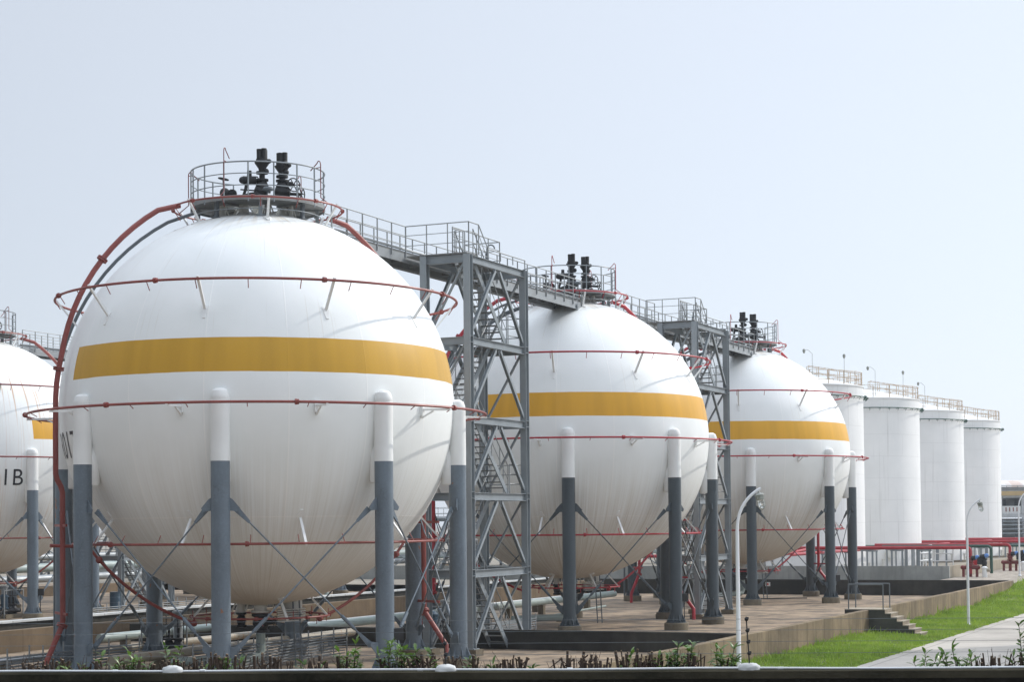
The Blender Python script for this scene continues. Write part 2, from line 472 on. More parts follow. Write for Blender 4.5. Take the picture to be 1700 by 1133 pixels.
def tank_mat():
    t = NT('tank_white_paint', .5, 0, .3)
    o = t.obj(); p = t.pos()
    sx = t.n.new('ShaderNodeSeparateXYZ'); t.lk(o, sx.inputs[0]); x, y, z = sx.outputs
    az = t.math('ARCTAN2', x, y)
    cb = t.n.new('ShaderNodeCombineXYZ'); t.lk(az, cb.inputs[0]); t.lk(z, cb.inputs[1])
    oi = t.n.new('ShaderNodeObjectInfo')
    t.lk(t.math('MULTIPLY', oi.outputs['Random'], 30), cb.inputs[2])
    n = t.noise(p, .4, 4)
    c = t.mix(t.ramp(n, .35, .7), (.86, .865, .86), (.79, .80, .795))
    s1 = t.ramp(t.noise(t.scale(cb.outputs[0], (22, .10, 1)), 1, 3, .6), .60, .78)
    c = t.mix(t.math('MULTIPLY', s1, .55), c, (.46, .46, .44))
    cz = t.math('PINGPONG', z, .9)
    seam = t.ramp(cz, 0, .035, 1, 0)
    course = t.math('FLOOR', t.math('DIVIDE', z, 1.8))
    vs = t.math('PINGPONG', t.math('ADD', az, t.math('MULTIPLY', course, .37)), .55)
    seam = t.math('MAXIMUM', seam, t.ramp(vs, 0, .006, 1, 0))
    c = t.mix(t.math('MULTIPLY', seam, .38), c, (.58, .58, .57))
    t.bump(t.math('SUBTRACT', n, seam), .2, .02)
    return t.out(c)
M['tank'] = tank_mat()
def roofmat():
    t = NT('patched_white_roof', .5)
    p = t.pos()
    s = t.ramp(t.noise(t.scale(p, (.35, .05, .05)), 1, 4, .6), .52, .60)
    return t.out(t.mix(s, (.72, .70, .68), (.60, .47, .40)))
M['roof'] = roofmat()

# ------------------------------------------------------------------ ground and setting
def sheet(name, poly, mat, z=None):
    mb = MB(); mb.add([(p.x, p.y, p.z if z is None else z) for p in poly], [tuple(range(len(poly)))])
    o = mb.build(name, mat, smooth=0)
    o['kind'] = 'structure'
    return o
g = MB(); g.add([(-1500, -80, -.26), (1500, -80, -.26), (1500, 2500, -.26), (-1500, 2500, -.26)], [(0, 1, 2, 3)])
g.build('ground', M['ground'], smooth=0)['kind'] = 'structure'
sheet('tank_deck', [L(-45, -13.0, 0), L(-45, 13.45, 0), L(59.6, 13.45, 0), L(59.6, -13.0, 0)], M['deck'])
sheet('far_tank_deck', [L(-20, -64, -.01), L(-20, -17.5, -.01), L(90, -17.5, -.01), L(90, -64, -.01)], M['deck'])
def strip(name, v0, v1, us, mat, dz=0.0):
    mb = MB()
    for u, z in us: mb.v += [tuple(L(u, v0, z + dz)), tuple(L(u, v1, z + dz))]
    mb.f = [(2 * i, 2 * i + 1, 2 * i + 3, 2 * i + 2) for i in range(len(us) - 1)]
    o = mb.build(name, mat, smooth=0); o['kind'] = 'structure'; return o
rise = [(-45, 0), (48, 0), (66, .70), (120, .78), (400, .9)]
GZ = -.19                                # the verge falls away from the wall to the lower road
def road_z(u): return GZ if u < 48 else GZ + (u - 48) / 18 * (.70 - GZ) if u < 66 else .70
def verge(name, v0, v1, zf0, zf1, us, mat):
    mb = MB()
    for u in us: mb.v += [tuple(L(u, v0, zf0(u))), tuple(L(u, v1, zf1(u)))]
    mb.f = [(2 * i, 2 * i + 1, 2 * i + 3, 2 * i + 2) for i in range(len(us) - 1)]
    mb.build(name, mat, smooth=0)['kind'] = 'structure'
rise = [(-45, 0), (48, 0), (66, .70), (120, .78), (400, .9)]
wall_z = lambda u: 0 if u < 48 else min(.7, (u - 48) / 18 * .7)
verge('road', 16.82, 25, lambda u: road_z(u) + .02, lambda u: road_z(u) + .02, [-45, 20, 48, 66, 120, 400], M['road'])
verge('grass_verge', 13.5, 16.86, wall_z, road_z, [-45, 20, 48, 66], M['grass_soil'])
strip('gravel_apron', 13.5, 16.8, rise[2:], M['road'], .012)
strip('terrace', -60, 8.2, [(59.75, .45), (68, .45), (120, .5), (400, .6)], M['ground'], .0)
strip('hydrant_apron', 8.2, 13.45, [(59.75, .66), (66, .69), (120, .77), (400, .89)], M['rubble'], .0)

# grass blades: one countless mass
random.seed(5)
gb = MB()
for i in range(60000):
    u = -2 + 66 * random.random() ** .9
    v = 13.6 + 3.22 * random.random() + (.10 * random.random() if random.random() < .06 else 0)
    if 23.65 < u < 25.05 and v < 16.05: continue
    v += .08 * math.sin(u * 3.1) + .05 * math.sin(u * 7.7)
    z = wall_z(u) + (road_z(u) - wall_z(u)) * (v - 13.5) / 3.36
    edge = (1.5 + 1.2 * max(0, math.sin(u * 1.9) * math.sin(u * .7))) if v < 13.95 else (.6 if v > 16.6 else 1.0)
    pn = .55 + .45 * math.sin(u * .9 + 1.3 * math.sin(v * 2)) * math.sin(v * 1.7 + u * .33)
    h = random.uniform(.05, .14) * edge * (.5 + .9 * pn) * (1.9 if random.random() < .05 else 1)
    if pn < .22 and random.random() < .55: continue
    b = L(u, v, z); a = random.uniform(0, 6.28); w = random.uniform(.012, .026) * (1 + u / 60)
    d = Vector((math.cos(a), math.sin(a), 0)); l = Vector((random.gauss(0, .4), random.gauss(0, .4), 0)) * h
    k = len(gb.v)
    gb.v += [tuple(b - d * w), tuple(b + d * w), tuple(b + l + Vector((0, 0, h)))]
    gb.f.append((k, k + 1, k + 2))
me = bpy.data.meshes.new('grass'); me.from_pydata(gb.v, [], gb.f); me.materials.append(M['blade'])
go = bpy.data.objects.new('grass', me); col.objects.link(go)
tag(go, 'bright green mown grass strip between the tan wall and the concrete road', 'grass', kind='stuff')

# ------------------------------------------------------------------ bund walls (each its own thing, local x=V, y=U)
def wall(name, u0, v0, u1, v1, z0, z1, t, mat, label, cap=None, capmat=None):
    a, b = L(u0, v0), L(u1, v1)
    e = thing(name, a, label, 'wall', None, math.atan2((b - a).y, (b - a).x))
    ln = (b - a).length
    mb = MB(); ch = .015
    # chamfered top edge
    prof = [(-t / 2, z0), (t / 2, z0), (t / 2, z1 - ch), (t / 2 - ch, z1), (-t / 2 + ch, z1), (-t / 2, z1 - ch)]
    n = max(2, int(ln / 3)); rnd = random.Random(int(ln * 100))
    for i in range(n + 1):
        w = rnd.uniform(-.008, .008)
        for y, z in prof: mb.v.append((ln * i / n, y + (w * .6 if z > z0 else 0), z + (w if z > z0 else 0)))
    for i in range(n):
        for k in range(6): mb.f.append((i * 6 + k, i * 6 + (k + 1) % 6, (i + 1) * 6 + (k + 1) % 6, (i + 1) * 6 + k))
    mb.f += [(5, 4, 3, 2, 1, 0), tuple(n * 6 + k for k in range(6))]
    mb.build('wall_body', mat, e, smooth=30)
    if cap:
        MB().box((ln / 2, 0, z1 + .045), (ln, cap, .08)).build('coping', capmat, e)
    return e
wall('bund_wall', -45, 13.6, 59.85, 13.6, -.05, .90, .26, M['wall_tan'], 'long sunlit tan concrete panel wall running beside the grass strip')
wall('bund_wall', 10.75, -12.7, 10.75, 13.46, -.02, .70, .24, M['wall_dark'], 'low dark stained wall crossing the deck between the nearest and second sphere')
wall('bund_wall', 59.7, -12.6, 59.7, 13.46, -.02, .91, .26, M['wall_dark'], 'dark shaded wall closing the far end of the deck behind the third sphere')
wall('bund_wall', -45, -13.05, 59.85, -13.05, -.05, .82, .26, M['wall_brown'], 'brown concrete wall seen under the nearest sphere behind its legs')
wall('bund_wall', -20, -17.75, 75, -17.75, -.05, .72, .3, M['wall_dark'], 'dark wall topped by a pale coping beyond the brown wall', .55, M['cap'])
wall('bund_wall', -10, -46.5, 110, -46.5, -.05, .62, .25, M['wall_brown'], 'distant brown wall below the white pipes at far left')
tw = thing('tank_bund_wall', L(70.5, 8.0), 'grey concrete bund wall in front of the four upright tanks', 'wall', None, ROWROT)
MB().box((-34, .13, .9), (68, .26, 1.1)).build('front_wall', M['wall_grey'], tw)
MB().box((-.13, 45.26, .9), (.26, 90, 1.1)).build('side_wall', concrete('pale_side_wall', (.40, .35, .27), (.3, .26, .2), 1, None, .02, .3), tw)

# ------------------------------------------------------------------ gas sphere
ZC, RS, RL = 8.19, 6.15, 6.245
def D(a): return Vector((math.sin(R(a)), -math.cos(R(a)), 0))
def ringpts(r, z, a0=0, a1=360, n=72):
    full = abs(a1 - a0 - 360) < 1e-6
    return [D(a0 + (a1 - a0) * k / n) * r + Vector((0, 0, z)) for k in range(n if full else n + 1)]
PH = -2.3
def sph_z(r): return math.sqrt(max(RS * RS - r * r, 0))

def make_sphere(loc, label, legm, redm, shellm, az_l=-62.6):
    root = thing('gas_sphere', loc, label, 'gas sphere', 'spherical gas tanks')
    # shell
    n, m = 96, 56
    mb = MB().lathe([(RS * math.sin(math.pi * i / m), -RS * math.cos(math.pi * i / m)) for i in range(m + 1)], (0, 0, 0), n)
    mb.build('shell', shellm, root, (0, 0, ZC), 60)
    # legs
    for k in range(8):
        a = PH + 45 * k; d = D(a); t = Vector((d.y * -1, d.x, 0)); p = d * RL
        leg = MB().cyl(p + Vector((0, 0, .34)), p + Vector((0, 0, 6.37)), .272, n=24)
        leg.cyl(p + Vector((0, 0, 3.7)), p + Vector((0, 0, 3.71)), .278, n=24)
        for sgn in (-1, 1):      # gusset plates for the braces, upper and lower
            for zz in (5.15, .95):
                s2 = 1 if zz > 3 else -1
                q = [p + t * sgn * w_ + Vector((0, 0, zz + h_ * s2)) for w_, h_ in ((.2, -.18), (.2, .22), (.34, .14), (.55, -.11), (.50, -.21), (.35, -.19))]
                leg.prism(q, d, .03)
        lg = leg.build('leg', legm, root)
        sl = MB().lathe([(.276, 0), (.276, 1.72), (.268, 1.73), (.272, 1.74), (.265, 1.86), (.22, 1.99), (.12, 2.06), (.01, 2.07)], p + Vector((0, 0, 6.37)), 24)
        sl.build('sleeve', M['white'], lg)
        pd = MB().lathe([(.19, 0), (.225, .05), (.225, .9), (.14, 1.15), (.01, 1.2)], p - d * .30 + Vector((0, 0, 5.75)), 18)
        pd.build('pad', M['white'], lg)
        bp = MB().lathe([(.43, 0), (.43, .035), (.28, .04), (.28, .06)], p + Vector((0, 0, .315)), 24)
        for q in range(8):
            e = D(a + 22 + 45 * q)
            bp.prism([p + e * .26 + Vector((0, 0, .35)), p + e * .42 + Vector((0, 0, .35)), p + e * .26 + Vector((0, 0, .72))], e.cross(Vector((0, 0, 1))), .02)
            f = D(a + 45 * q)
            bp.cyl(p + f * .37 + Vector((0, 0, .34)), p + f * .37 + Vector((0, 0, .43)), .022, n=6)
        bp.build('base_plate', legm, lg)
        MB().lathe([(.50, -.02), (.50, .29), (.48, .315), (.01, .315)], p, 20).build('pedestal', M['pedestal'], lg)
    # crossed brace rods
    for k in range(8):
        for sgn in (1, -1):
            d0, d1 = D(PH + 45 * k), D(PH + 45 * (k + 1))
            t = (d1 - d0).normalized(); off = (d0 + d1).normalized() * (.035 * sgn)
            lo, hi = (d0 * RL + t * .50, d1 * RL - t * .55) if sgn > 0 else (d1 * RL - t * .50, d0 * RL + t * .55)
            lo = lo + Vector((0, 0, 1.12)) + off; hi = hi + Vector((0, 0, 4.92)) + off
            dd = (hi - lo).normalized()
            rod = MB().cyl(lo, hi, .025, n=8)
            rod.cyl(lo + dd * .62, lo + dd * 1.12, .055, n=10)
            rod.cyl(lo + dd * .55, lo + dd * .62, .045, n=8)
            for e, s3 in ((lo, 1), (hi, -1)):
                q = e + dd * .3 * s3
                sd_ = dd.cross((d0 + d1).normalized())
                w = e - dd * .12 * s3
                rod.prism([w + sd_ * .085, w - sd_ * .085, e + dd * .40 * s3 - sd_ * .04, e + dd * .40 * s3 + sd_ * .04], (d0 + d1), .05)
                rod.cyl(e - (d0 + d1).normalized() * .05, e + (d0 + d1).normalized() * .05, .05, n=10)
            rod.build('brace_rod', legm, root)
    # crown platform
    PR, PZ = 2.10, 14.60
    pl = MB()
    nn = 48
    for r0, r1, z0, z1 in ((.80, PR, PZ - .03, PZ), (PR - .015, PR + .015, PZ - .09, PZ + .05)):
        vs = []
        for k in range(nn):
            d = D(360 * k / nn)
            for r, z in ((r0, z0), (r1, z0), (r1, z1), (r0, z1)): vs.append(d * r + Vector((0, 0, z)))
        fs = []
        for k in range(nn):
            j = (k + 1) % nn
            for q in range(4): fs.append((k * 4 + q, k * 4 + (q + 1) % 4, j * 4 + (q + 1) % 4, j * 4 + q))
        pl.add(vs, fs)
    for k in range(8):
        d = D(45 * k + 10); pl.bar(d * .80 + Vector((0, 0, PZ - .06)), d * PR + Vector((0, 0, PZ - .06)), .06, .05)
    pl.build('platform', M['platf'], root)
    for k in range(8):
        d = D(45 * k + 10); r = 1.86
        z0 = ZC + sph_z(r) - .02
        po = MB().bar(d * r + Vector((0, 0, z0)), d * r + Vector((0, 0, PZ - .05)), .11, .11, d)
        po.box(tuple(d * r + Vector((0, 0, z0 + .02))), (.26, .26, .03), R(45 * k + 10))
        po.build('platform_post', M['steel_d'] if k % 2 else M['steel'], root)
    MB().tube(ringpts(1.98, PZ - .34), .016, 6, True).build('stiffening_ring', M['steel'], root)
    gr = MB()
    for z in (.36, .72, 1.08):
        gr.tube(ringpts(PR, PZ + z, -150, 128, 64), .024 if z > 1 else .017, 7)
    for k in range(14):
        a = -150 + 278 * k / 13
        gr.cyl(D(a) * PR + Vector((0, 0, PZ - .15)), D(a) * PR + Vector((0, 0, PZ + 1.08)), .024, n=8)
    gr.build('guardrail', M['steel'], root)
    # two clustered relief valves
    def rv(x, y, top, sq):
        q = MB(); z0 = ZC + 5.95
        hh = top - z0
        q.lathe([(.09, 0), (.09, .55), (.19, .56), (.19, .62), (.11, .63), (.10, .75), (.18, .76), (.20, .95), (.20, 1.12), (.14, 1.25), (.20, 1.26), (.20, 1.32), (.09, 1.33),
                 (.09, hh - .78), (.19, hh - .77), (.19, hh - .70), (.10, hh - .69), (.12, hh - .60), (.23, hh - .44), (.24, hh - .40), (.19, hh - .40), (.19, hh - .30), (.01, hh - .29)], (x, y, z0), 16)
        for i in range(4):
            a = R(45 + 90 * i + sq)
            q.cyl((x + .105 * math.cos(a), y + .105 * math.sin(a), top - .42), (x + .105 * math.cos(a), y + .105 * math.sin(a), top + .02 * (i % 2)), .085, .088, n=10)
        q.ball((x + .23, y - .05, top - .38), .075); q.ball((x + .13, y - .08, z0 + 1.55), .10); q.ball((x + .10, y - .1, z0 + 1.85), .08)
        q.cyl((x - .2, y - .1, z0 + .95), (x + .26, y - .12, z0 + .9), .13, n=10)
        for i in range(8):
            a = R(45 * i); q.cyl((x + .17 * math.cos(a), y + .17 * math.sin(a), z0 + .53), (x + .17 * math.cos(a), y + .17 * math.sin(a), z0 + .66), .02, n=5)
        return q
    rv(.17, -.28, 16.40, 0).build('relief_valve', M['black'], root)
    v2 = rv(.78, -.12, 16.30, 20)
    v2.cyl((.9, -.14, 15.02), (1.36, -.2, 14.98), .05, n=8).cyl((.78, -.12, 15.35), (1.12, -.2, 15.3), .085, n=8)
    v2.cyl((.8, -.12, 14.75), (1.12, -.16, 14.78), .14, n=10)
    v2.build('relief_valve', M['black'], root)
    hw = MB().wheel((1.16, -.25, 15.28), (.6, -1, 0), .21, .02).wheel((1.40, -.28, 14.99), (1, -.5, 0), .2, .02)
    hw.cyl((1.0, -.2, 15.3), (1.2, -.26, 15.28), .03, n=6).cyl((1.3, -.2, 14.99), (1.46, -.3, 14.99), .02, n=6)
    hw.build('handwheel', M['black'], root)
    ac = MB().cyl((-.42, -.38, 15.42), (.0, -.34, 15.42), .13, n=12).ball((-.42, -.38, 15.42), .13, sz=.9)
    ac.cyl((-.22, -.36, 15.5), (-.22, -.36, 15.72), .08, .07, n=10).cyl((-.1, -.35, 15.42), (.2, -.3, 15.3), .05, n=8)
    ac.tube([(-.30, -.4, 15.36), (-.34, -.42, 15.1), (-.42, -.44, 14.85), (-.50, -.44, 14.62)], .05, 7)
    ac.tube([(-.05, -.34, 15.5), (.02, -.34, 15.53), (.08, -.34, 15.45), (.1, -.32, 15.3)], .022, 6)
    ac.cyl((-.5, -.4, 15.12), (.1, -.34, 15.08), .025, n=6).cyl((-.05, -.38, 15.0), (.1, -.32, 15.0), .16, n=10)
    ac.box((-.12, -.36, 14.78), (.42, .3, .32))
    ac.tube([D(-90 + 180 * k / 10) * 0 + Vector((-.06 + .42 * math.cos(math.pi * k / 10) * -1, -.75, 14.60 + .34 * math.sin(math.pi * k / 10))) for k in range(11)], .035, 7)
    ac.build('valve_actuator', M['black'], root)
    sv_ = MB().cyl((-.98, -.6, 14.6), (-.98, -.6, 15.1), .07, n=8).ball((-.96, -.62, 14.98), .16).cyl((-.98, -.6, 15.0), (-.70, -.62, 14.95), .10, n=8)
    sv_.cyl((-.98, -.6, 15.0), (-1.0, -.6, 15.42), .035, n=6).wheel((-1.0, -.6, 15.42), (.2, 0, 1), .16, .02).cyl((-.72, -.7, 14.94), (-.72, -.54, 14.97), .14, n=10)
    sv_.build('gate_valve', M['black'], root)
    mv = MB().cyl((.42, -.8, 14.5), (.42, -.8, 15.0), .04, n=8).lathe([(.02, 0), (.16, .03), (.17, .08), (.13, .14), (.01, .16)], (.42, -.8, 14.98), 14).cyl((.37, -.8, 14.66), (.47, -.8, 14.66), .07, n=8)
    mv.build('vent_cap', M['steel_d'], root)
    # crown nozzles under the platform
    for x, y, r in ((-1.02, -.6, .10), (.17, -.28, .13), (.78, -.12, .13), (-.35, -.7, .16), (.42, -.8, .09), (-.1, .5, .16), (-.7, .3, .09), (1.1, -.5, .07)):
        zb = ZC + sph_z(math.hypot(x, y)) - .05
        nz = MB(); nz.lathe([(r * 1.7, 0), (r * 1.05, .10), (r, .16), (r, .42), (r * 1.7, .43), (r * 1.7, .50), (r * .9, .51)], (x, y, zb), 14)
        for i in range(3):
            a = R(120 * i + 30)
            nz.bar((x + r * 2.6 * math.cos(a), y + r * 2.6 * math.sin(a), zb - .02), (x + r * .8 * math.cos(a), y + r * .8 * math.sin(a), zb + .36), .05, .03)
        nz.build('crown_nozzle', M['white_d'], root)
    # spray rings, with brackets
    rings = [(2.66, 14.50, .031, 1, 2.25, 13.75), (6.26, 11.54, .039, 1, None, 10.75), (7.15, 7.98, .039, 0, None, 8.0), (5.75, 4.02, .037, -1, None, 4.75), (2.15, 1.70, .030, -1, 1.6, 2.6)]
    for i, (r, z, t, sg, rb, zb) in enumerate(rings):
        rg = MB().tube(ringpts(r, z, n=96), t, 8, True)
        nt = 26 if i in (1, 2, 3) else 14
        for k in range(nt):
            a = 360 * (k + .37) / nt; d = D(a)
            p0 = d * r + Vector((0, 0, z))
            p1 = d * (r - .17) + Vector((0, 0, z - .26 * sg)) if sg else d * (r - .22) + Vector((0, 0, z - .12))
            if i == 4: p1 = d * r + Vector((0, 0, z + .22 * (1 if k % 2 else -1)))
            rg.cyl(p0, p1, .014, n=5)
        for k in range(8):
            a = 45 * k + (25 if i == 1 else 16 if i == 2 else 4)
            d = D(a); tt = d.cross(Vector((0, 0, 1)))
            c = d * r + Vector((0, 0, z))
            rg.cyl(c - tt * .035, c + tt * .035, t * 2.1, n=12)
            rg.cyl(c - tt * .075, c - tt * .045, t * 1.9, n=12)
        ro = rg.build('spray_ring', redm, root)
        for k in range((6, 10, 10, 10, 6)[i]):
            a = (15 + 60 * k, -8 + 36 * k, -13 + 36 * k, -15 + 36 * k, 30 + 60 * k)[i]; d = D(a)
            if rb is None:
                zz = zb - ZC; rr = sph_z(zz) - .02
            else: rr, zz = rb, sph_z(rb) * (1 if i == 0 else -1) ; zb = ZC + zz
            br = MB()
            if i == 2:
                s0 = d * (RS - .02) + Vector((0, 0, z - .03)); e0 = d * (r + .05) + Vector((0, 0, z - .06))
                br.bar(s0, e0, .07, .06); br.box(tuple(d * (RS + .02) + Vector((0, 0, z - .05))), (.12, .12, .34), R(a))
                br.bar(d * RS + Vector((0, 0, z - .28)), d * (RS + .42) + Vector((0, 0, z - .08)), .05, .04)
            else:
                s0 = d * rr + Vector((0, 0, zb)); e0 = d * r + Vector((0, 0, z + (.08 if sg > 0 else -.06)))
                br.bar(s0, e0, .075, .055, d)
                n_ = (s0 - Vector((0, 0, ZC))).normalized(); tt = d.cross(Vector((0, 0, 1)))
                up = tt.cross(n_)
                br.prism([s0 + tt * .12 + up * .10, s0 - tt * .12 + up * .10, s0 - tt * .04 - up * .30 * (1 if sg > 0 else -1), s0 + tt * .04 - up * .30 * (1 if sg > 0 else -1)], n_, .06)
            br.build('bracket', M['white'], ro)
    # hooked spray pipes above the crown rail
    for a, hgt in ((-19, 1.02), (66, .82), (-98, .74), (150, .9)):
        d = D(a); q = d * 2.28; tt = d.cross(Vector((0, 0, 1)))
        pts = [d * 2.6 + Vector((0, 0, 14.5)), q + Vector((0, 0, 14.75)), q + Vector((0, 0, 15.3)), q + Vector((0, 0, 14.95 + hgt))]
        top = pts[-1]
        for k in range(1, 6):
            w = math.pi * k / 6
            pts.append(top + (-d * .6 + tt * .0) * (.11 * (1 - math.cos(w))) + Vector((0, 0, .13 * math.sin(w))))
        pts.append(pts[-1] + Vector((0, 0, -.22)) - d * .24)
        h = MB().tube(pts, .016, 6)
        h.cyl(q + Vector((0, 0, 15.7)), d * PR + Vector((0, 0, 15.68)), .014, n=5)
        h.build('spray_hook', M['red_dk'] if redm is M['red_old'] else redm, root)
    # two main risers following the shell
    for a, s in ((az_l, 0), (127, 1)):
        d = D(a); pts = []
        pts.append(d * 2.55 + Vector((0, 0, 14.50)))
        for k in range(17):
            e = R(62 - 64 * k / 16); rr = 6.92 - .50 * min(1, k / 12) + .05 * s
            pts.append(d * rr * math.cos(e) + Vector((0, 0, ZC + rr * math.sin(e))))
        pts += [d * 6.42 + Vector((0, 0, 7.2)), d * 6.42 + Vector((0, 0, 6.15)), d * 6.38 + Vector((0, 0, 5.98)), d * 6.27 + Vector((0, 0, 5.78)), d * 6.22 + Vector((0, 0, 5.6)), d * 6.22 + Vector((0, 0, 1.75))]
        tt = d.cross(Vector((0, 0, 1)))
        ft = (d * 6.45 + tt * .95) if s else (d * 6.75 - tt * .1)
        pts += [d * 6.24 + Vector((0, 0, 1.6)), ft + Vector((0, 0, .5)), ft + Vector((0, 0, -.02))]
        rp = MB().tube(pts, .084, 12)
        for i in (6, 14, 24):
            if i < len(pts) - 1:
                p0, p1 = pts[i], pts[i + 1]; dd = (p1 - p0).normalized()
                rp.cyl(p0 - dd * .05, p0 - dd * .01, .165, n=14); rp.cyl(p0 + dd * .01, p0 + dd * .05, .165, n=14)
        for z in (4.6, 1.95):
            rp.bar(d * 6.22 + Vector((0, 0, z)) - tt * .5, d * 6.22 + Vector((0, 0, z)) + tt * .9, .05, .08)
        rp.build('riser_pipe', redm, root)
        # feed pipe curving under the bowl to the bottom ring
        fp = [d * 6.6 + Vector((0, 0, 4.0))]
        for k in range(9):
            e = R(-38 - 34 * k / 8); rr = 6.9 + .1 * k / 8
            fp.append(d * rr * math.cos(e) + Vector((0, 0, ZC + rr * math.sin(e))))
        fp.append(d * 2.15 + Vector((0, 0, 1.70)))
        f2 = MB().tube(fp, .05, 8)
        for i in (2, 9):
            f2.ball(fp[i], .11)
        f2.build('feed_pipe', redm, root)
    # grey lines down the far side
    for a, rr, r in ((-97, 6.72, .055), (-103, 6.38, .10)):
        d = D(a); pts = [d * 1.9 + Vector((0, 0, 14.55 if r < .1 else 14.2))]
        for k in range(15):
            e = R(64 - 62 * k / 14); pts.append(d * rr * math.cos(e) + Vector((0, 0, ZC + rr * math.sin(e))))
        pts.append(d * rr + Vector((0, 0, .0)))
        MB().tube(pts, r, 10).build('downpipe', M['steel_d'], root)
    # bottom nozzles, valves and inspection cage
    bn = MB()
    zb = ZC - RS
    bn.lathe([(.30, .25), (.30, .02), (.20, -.02), (.20, -.16), (.30, -.17), (.30, -.24), (.01, -.25)], (0, 0, zb), 16)
    bn.lathe([(.13, 0), (.13, .45)], (-.62, .1, zb - .25), 12)
    bn.lathe([(.34, 0), (.34, .35)], (.95, .2, zb - .12), 16)
    for x in (-.9, -.45, .45, .8): bn.bar((x, -.1, zb - .2), (x * .7, 0, zb + .35), .05, .04)
    bn.build('bottom_nozzle', M['white_d'], root)
    bv = MB()
    bv.lathe([(.16, 0), (.28, .02), (.28, .09), (.2, .1), (.26, .3), (.2, .5), (.28, .52), (.28, .6)], (0, 0, zb - .88), 14)
    bv.cyl((-.1, -.2, zb - .6), (.5, -.35, zb - .5), .09, n=8).wheel((.5, -.36, zb - .5), (1, -.3, 0), .16)
    bv.lathe([(.08, 0), (.17, .02), (.17, .08), (.12, .1), (.16, .25), (.1, .4), (.17, .42), (.17, .48)], (-.62, .1, zb - .72), 12)
    bv.build('bottom_valve', M['black'], root)
    dp = MB().tube([(0, 0, zb - .85), (0, 0, .62), (-.06, -.06, .45), (-.3, -.3, .36), (-2.6, -1.4, .36)], .15, 10)
    dp.build('drain_pipe', M['palegreen'], root)
    cg = MB()
    for k in range(6):
        cg.bar((.55, -.25 + .0, zb - .16 - .07 * k), (1.4, -.05, zb - .12 - .07 * k), .5, .025)
    cg.build('inspection_platform', M['white_d'], root)
    lad = MB()
    for s in (-.2, .2): lad.bar((1.25 + s * .5, -.4, .1), (1.15 + s * .5, -.3, zb + .25), .03, .05)
    for k in range(6): lad.cyl((1.13, -.38, .35 + .28 * k), (1.36, -.38, .35 + .28 * k), .012, n=5)
    lad.build('ladder', M['steel_d'], root)
    jb = MB(); dj = D(PH + 45 + 32); p = D(PH + 45) * RL
    jb.box(tuple(p + D(PH + 45 + 60) * .36 + Vector((0, 0, 1.35))), (.30, .2, .34), R(30)).cyl(p + D(PH + 105) * .36 + Vector((0, 0, 0)), p + D(PH + 105) * .36 + Vector((0, 0, 1.2)), .02, n=6)
    jb.build('junction_box', M['black'], root)
    return root

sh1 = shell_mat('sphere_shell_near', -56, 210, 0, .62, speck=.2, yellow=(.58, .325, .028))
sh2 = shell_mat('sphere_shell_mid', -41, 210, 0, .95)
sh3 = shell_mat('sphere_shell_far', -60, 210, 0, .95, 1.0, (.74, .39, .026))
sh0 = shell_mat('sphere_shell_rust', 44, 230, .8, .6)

def lettering(root, txt, az_right, m, adv=.92):
    cu = bpy.data.curves.new('lettering', 'FONT'); cu.body = txt; cu.size = 1.17; cu.space_character = 1.05
    to = bpy.data.objects.new('lettering', cu); col.objects.link(to)
    me = bpy.data.meshes.new_from_object(to.evaluated_get(bpy.context.evaluated_depsgraph_get()))
    bpy.data.objects.remove(to)
    bm = bmesh.new(); bm.from_mesh(me)
    bmesh.ops.triangulate(bm, faces=bm.faces)
    x1 = max(v.co.x for v in bm.verts)
    for k in range(1, 40):
        bmesh.ops.bisect_plane(bm, geom=bm.verts[:] + bm.edges[:] + bm.faces[:], plane_co=(k * .08, 0, 0), plane_no=(1, 0, 0))
    for k in range(1, 11):
        bmesh.ops.bisect_plane(bm, geom=bm.verts[:] + bm.edges[:] + bm.faces[:], plane_co=(0, k * .08, 0), plane_no=(0, 1, 0))
    for v in bm.verts:
        a = R(az_right) + (v.co.x - x1) * adv / 6.05
        e = R(-10.9) + (v.co.y - .41) / RS
        v.co = Vector((math.sin(a) * math.cos(e), -math.cos(a) * math.cos(e), math.sin(e))) * (RS + .006)
    bm.to_mesh(me); bm.free()
    me.materials.clear(); me.materials.append(m)
    o = bpy.data.objects.new('lettering', me); col.objects.link(o); o.parent = root; o.location = (0, 0, ZC)
    return o

ROWV2 = -33.3
SP = 25.66
s1 = make_sphere(L(0, 0), 'nearest and largest white gas sphere with an ochre belt and blue grey legs', M['leg_a'], M['red_old'], sh1)
s2 = make_sphere(L(SP, 0), 'second white gas sphere of the row with bright red rings and slate legs', M['leg_b'], M['red'], sh2, -74)
def respray(root, shellm):
    for ch in root.children:
        if ch.name.startswith('shell'):
            ch.data = ch.data.copy(); ch.data.materials[0] = shellm
s3 = dup(s2, L(2 * SP, 0), 'third white gas sphere, farthest in the row, just left of the upright tanks')
respray(s3, sh3)
s0 = dup(s1, L(SP, ROWV2), 'rust streaked white gas sphere cut off by the left edge of the photo')
respray(s0, sh0)
s4 = dup(s1, L(2 * SP, ROWV2), 'white gas sphere of the rear row mostly hidden behind the nearest sphere')
lettering(s1, 'R01T', -53.5, M['text'])
lettering(s0, 'R01B', 39.0, M['text'], .92)

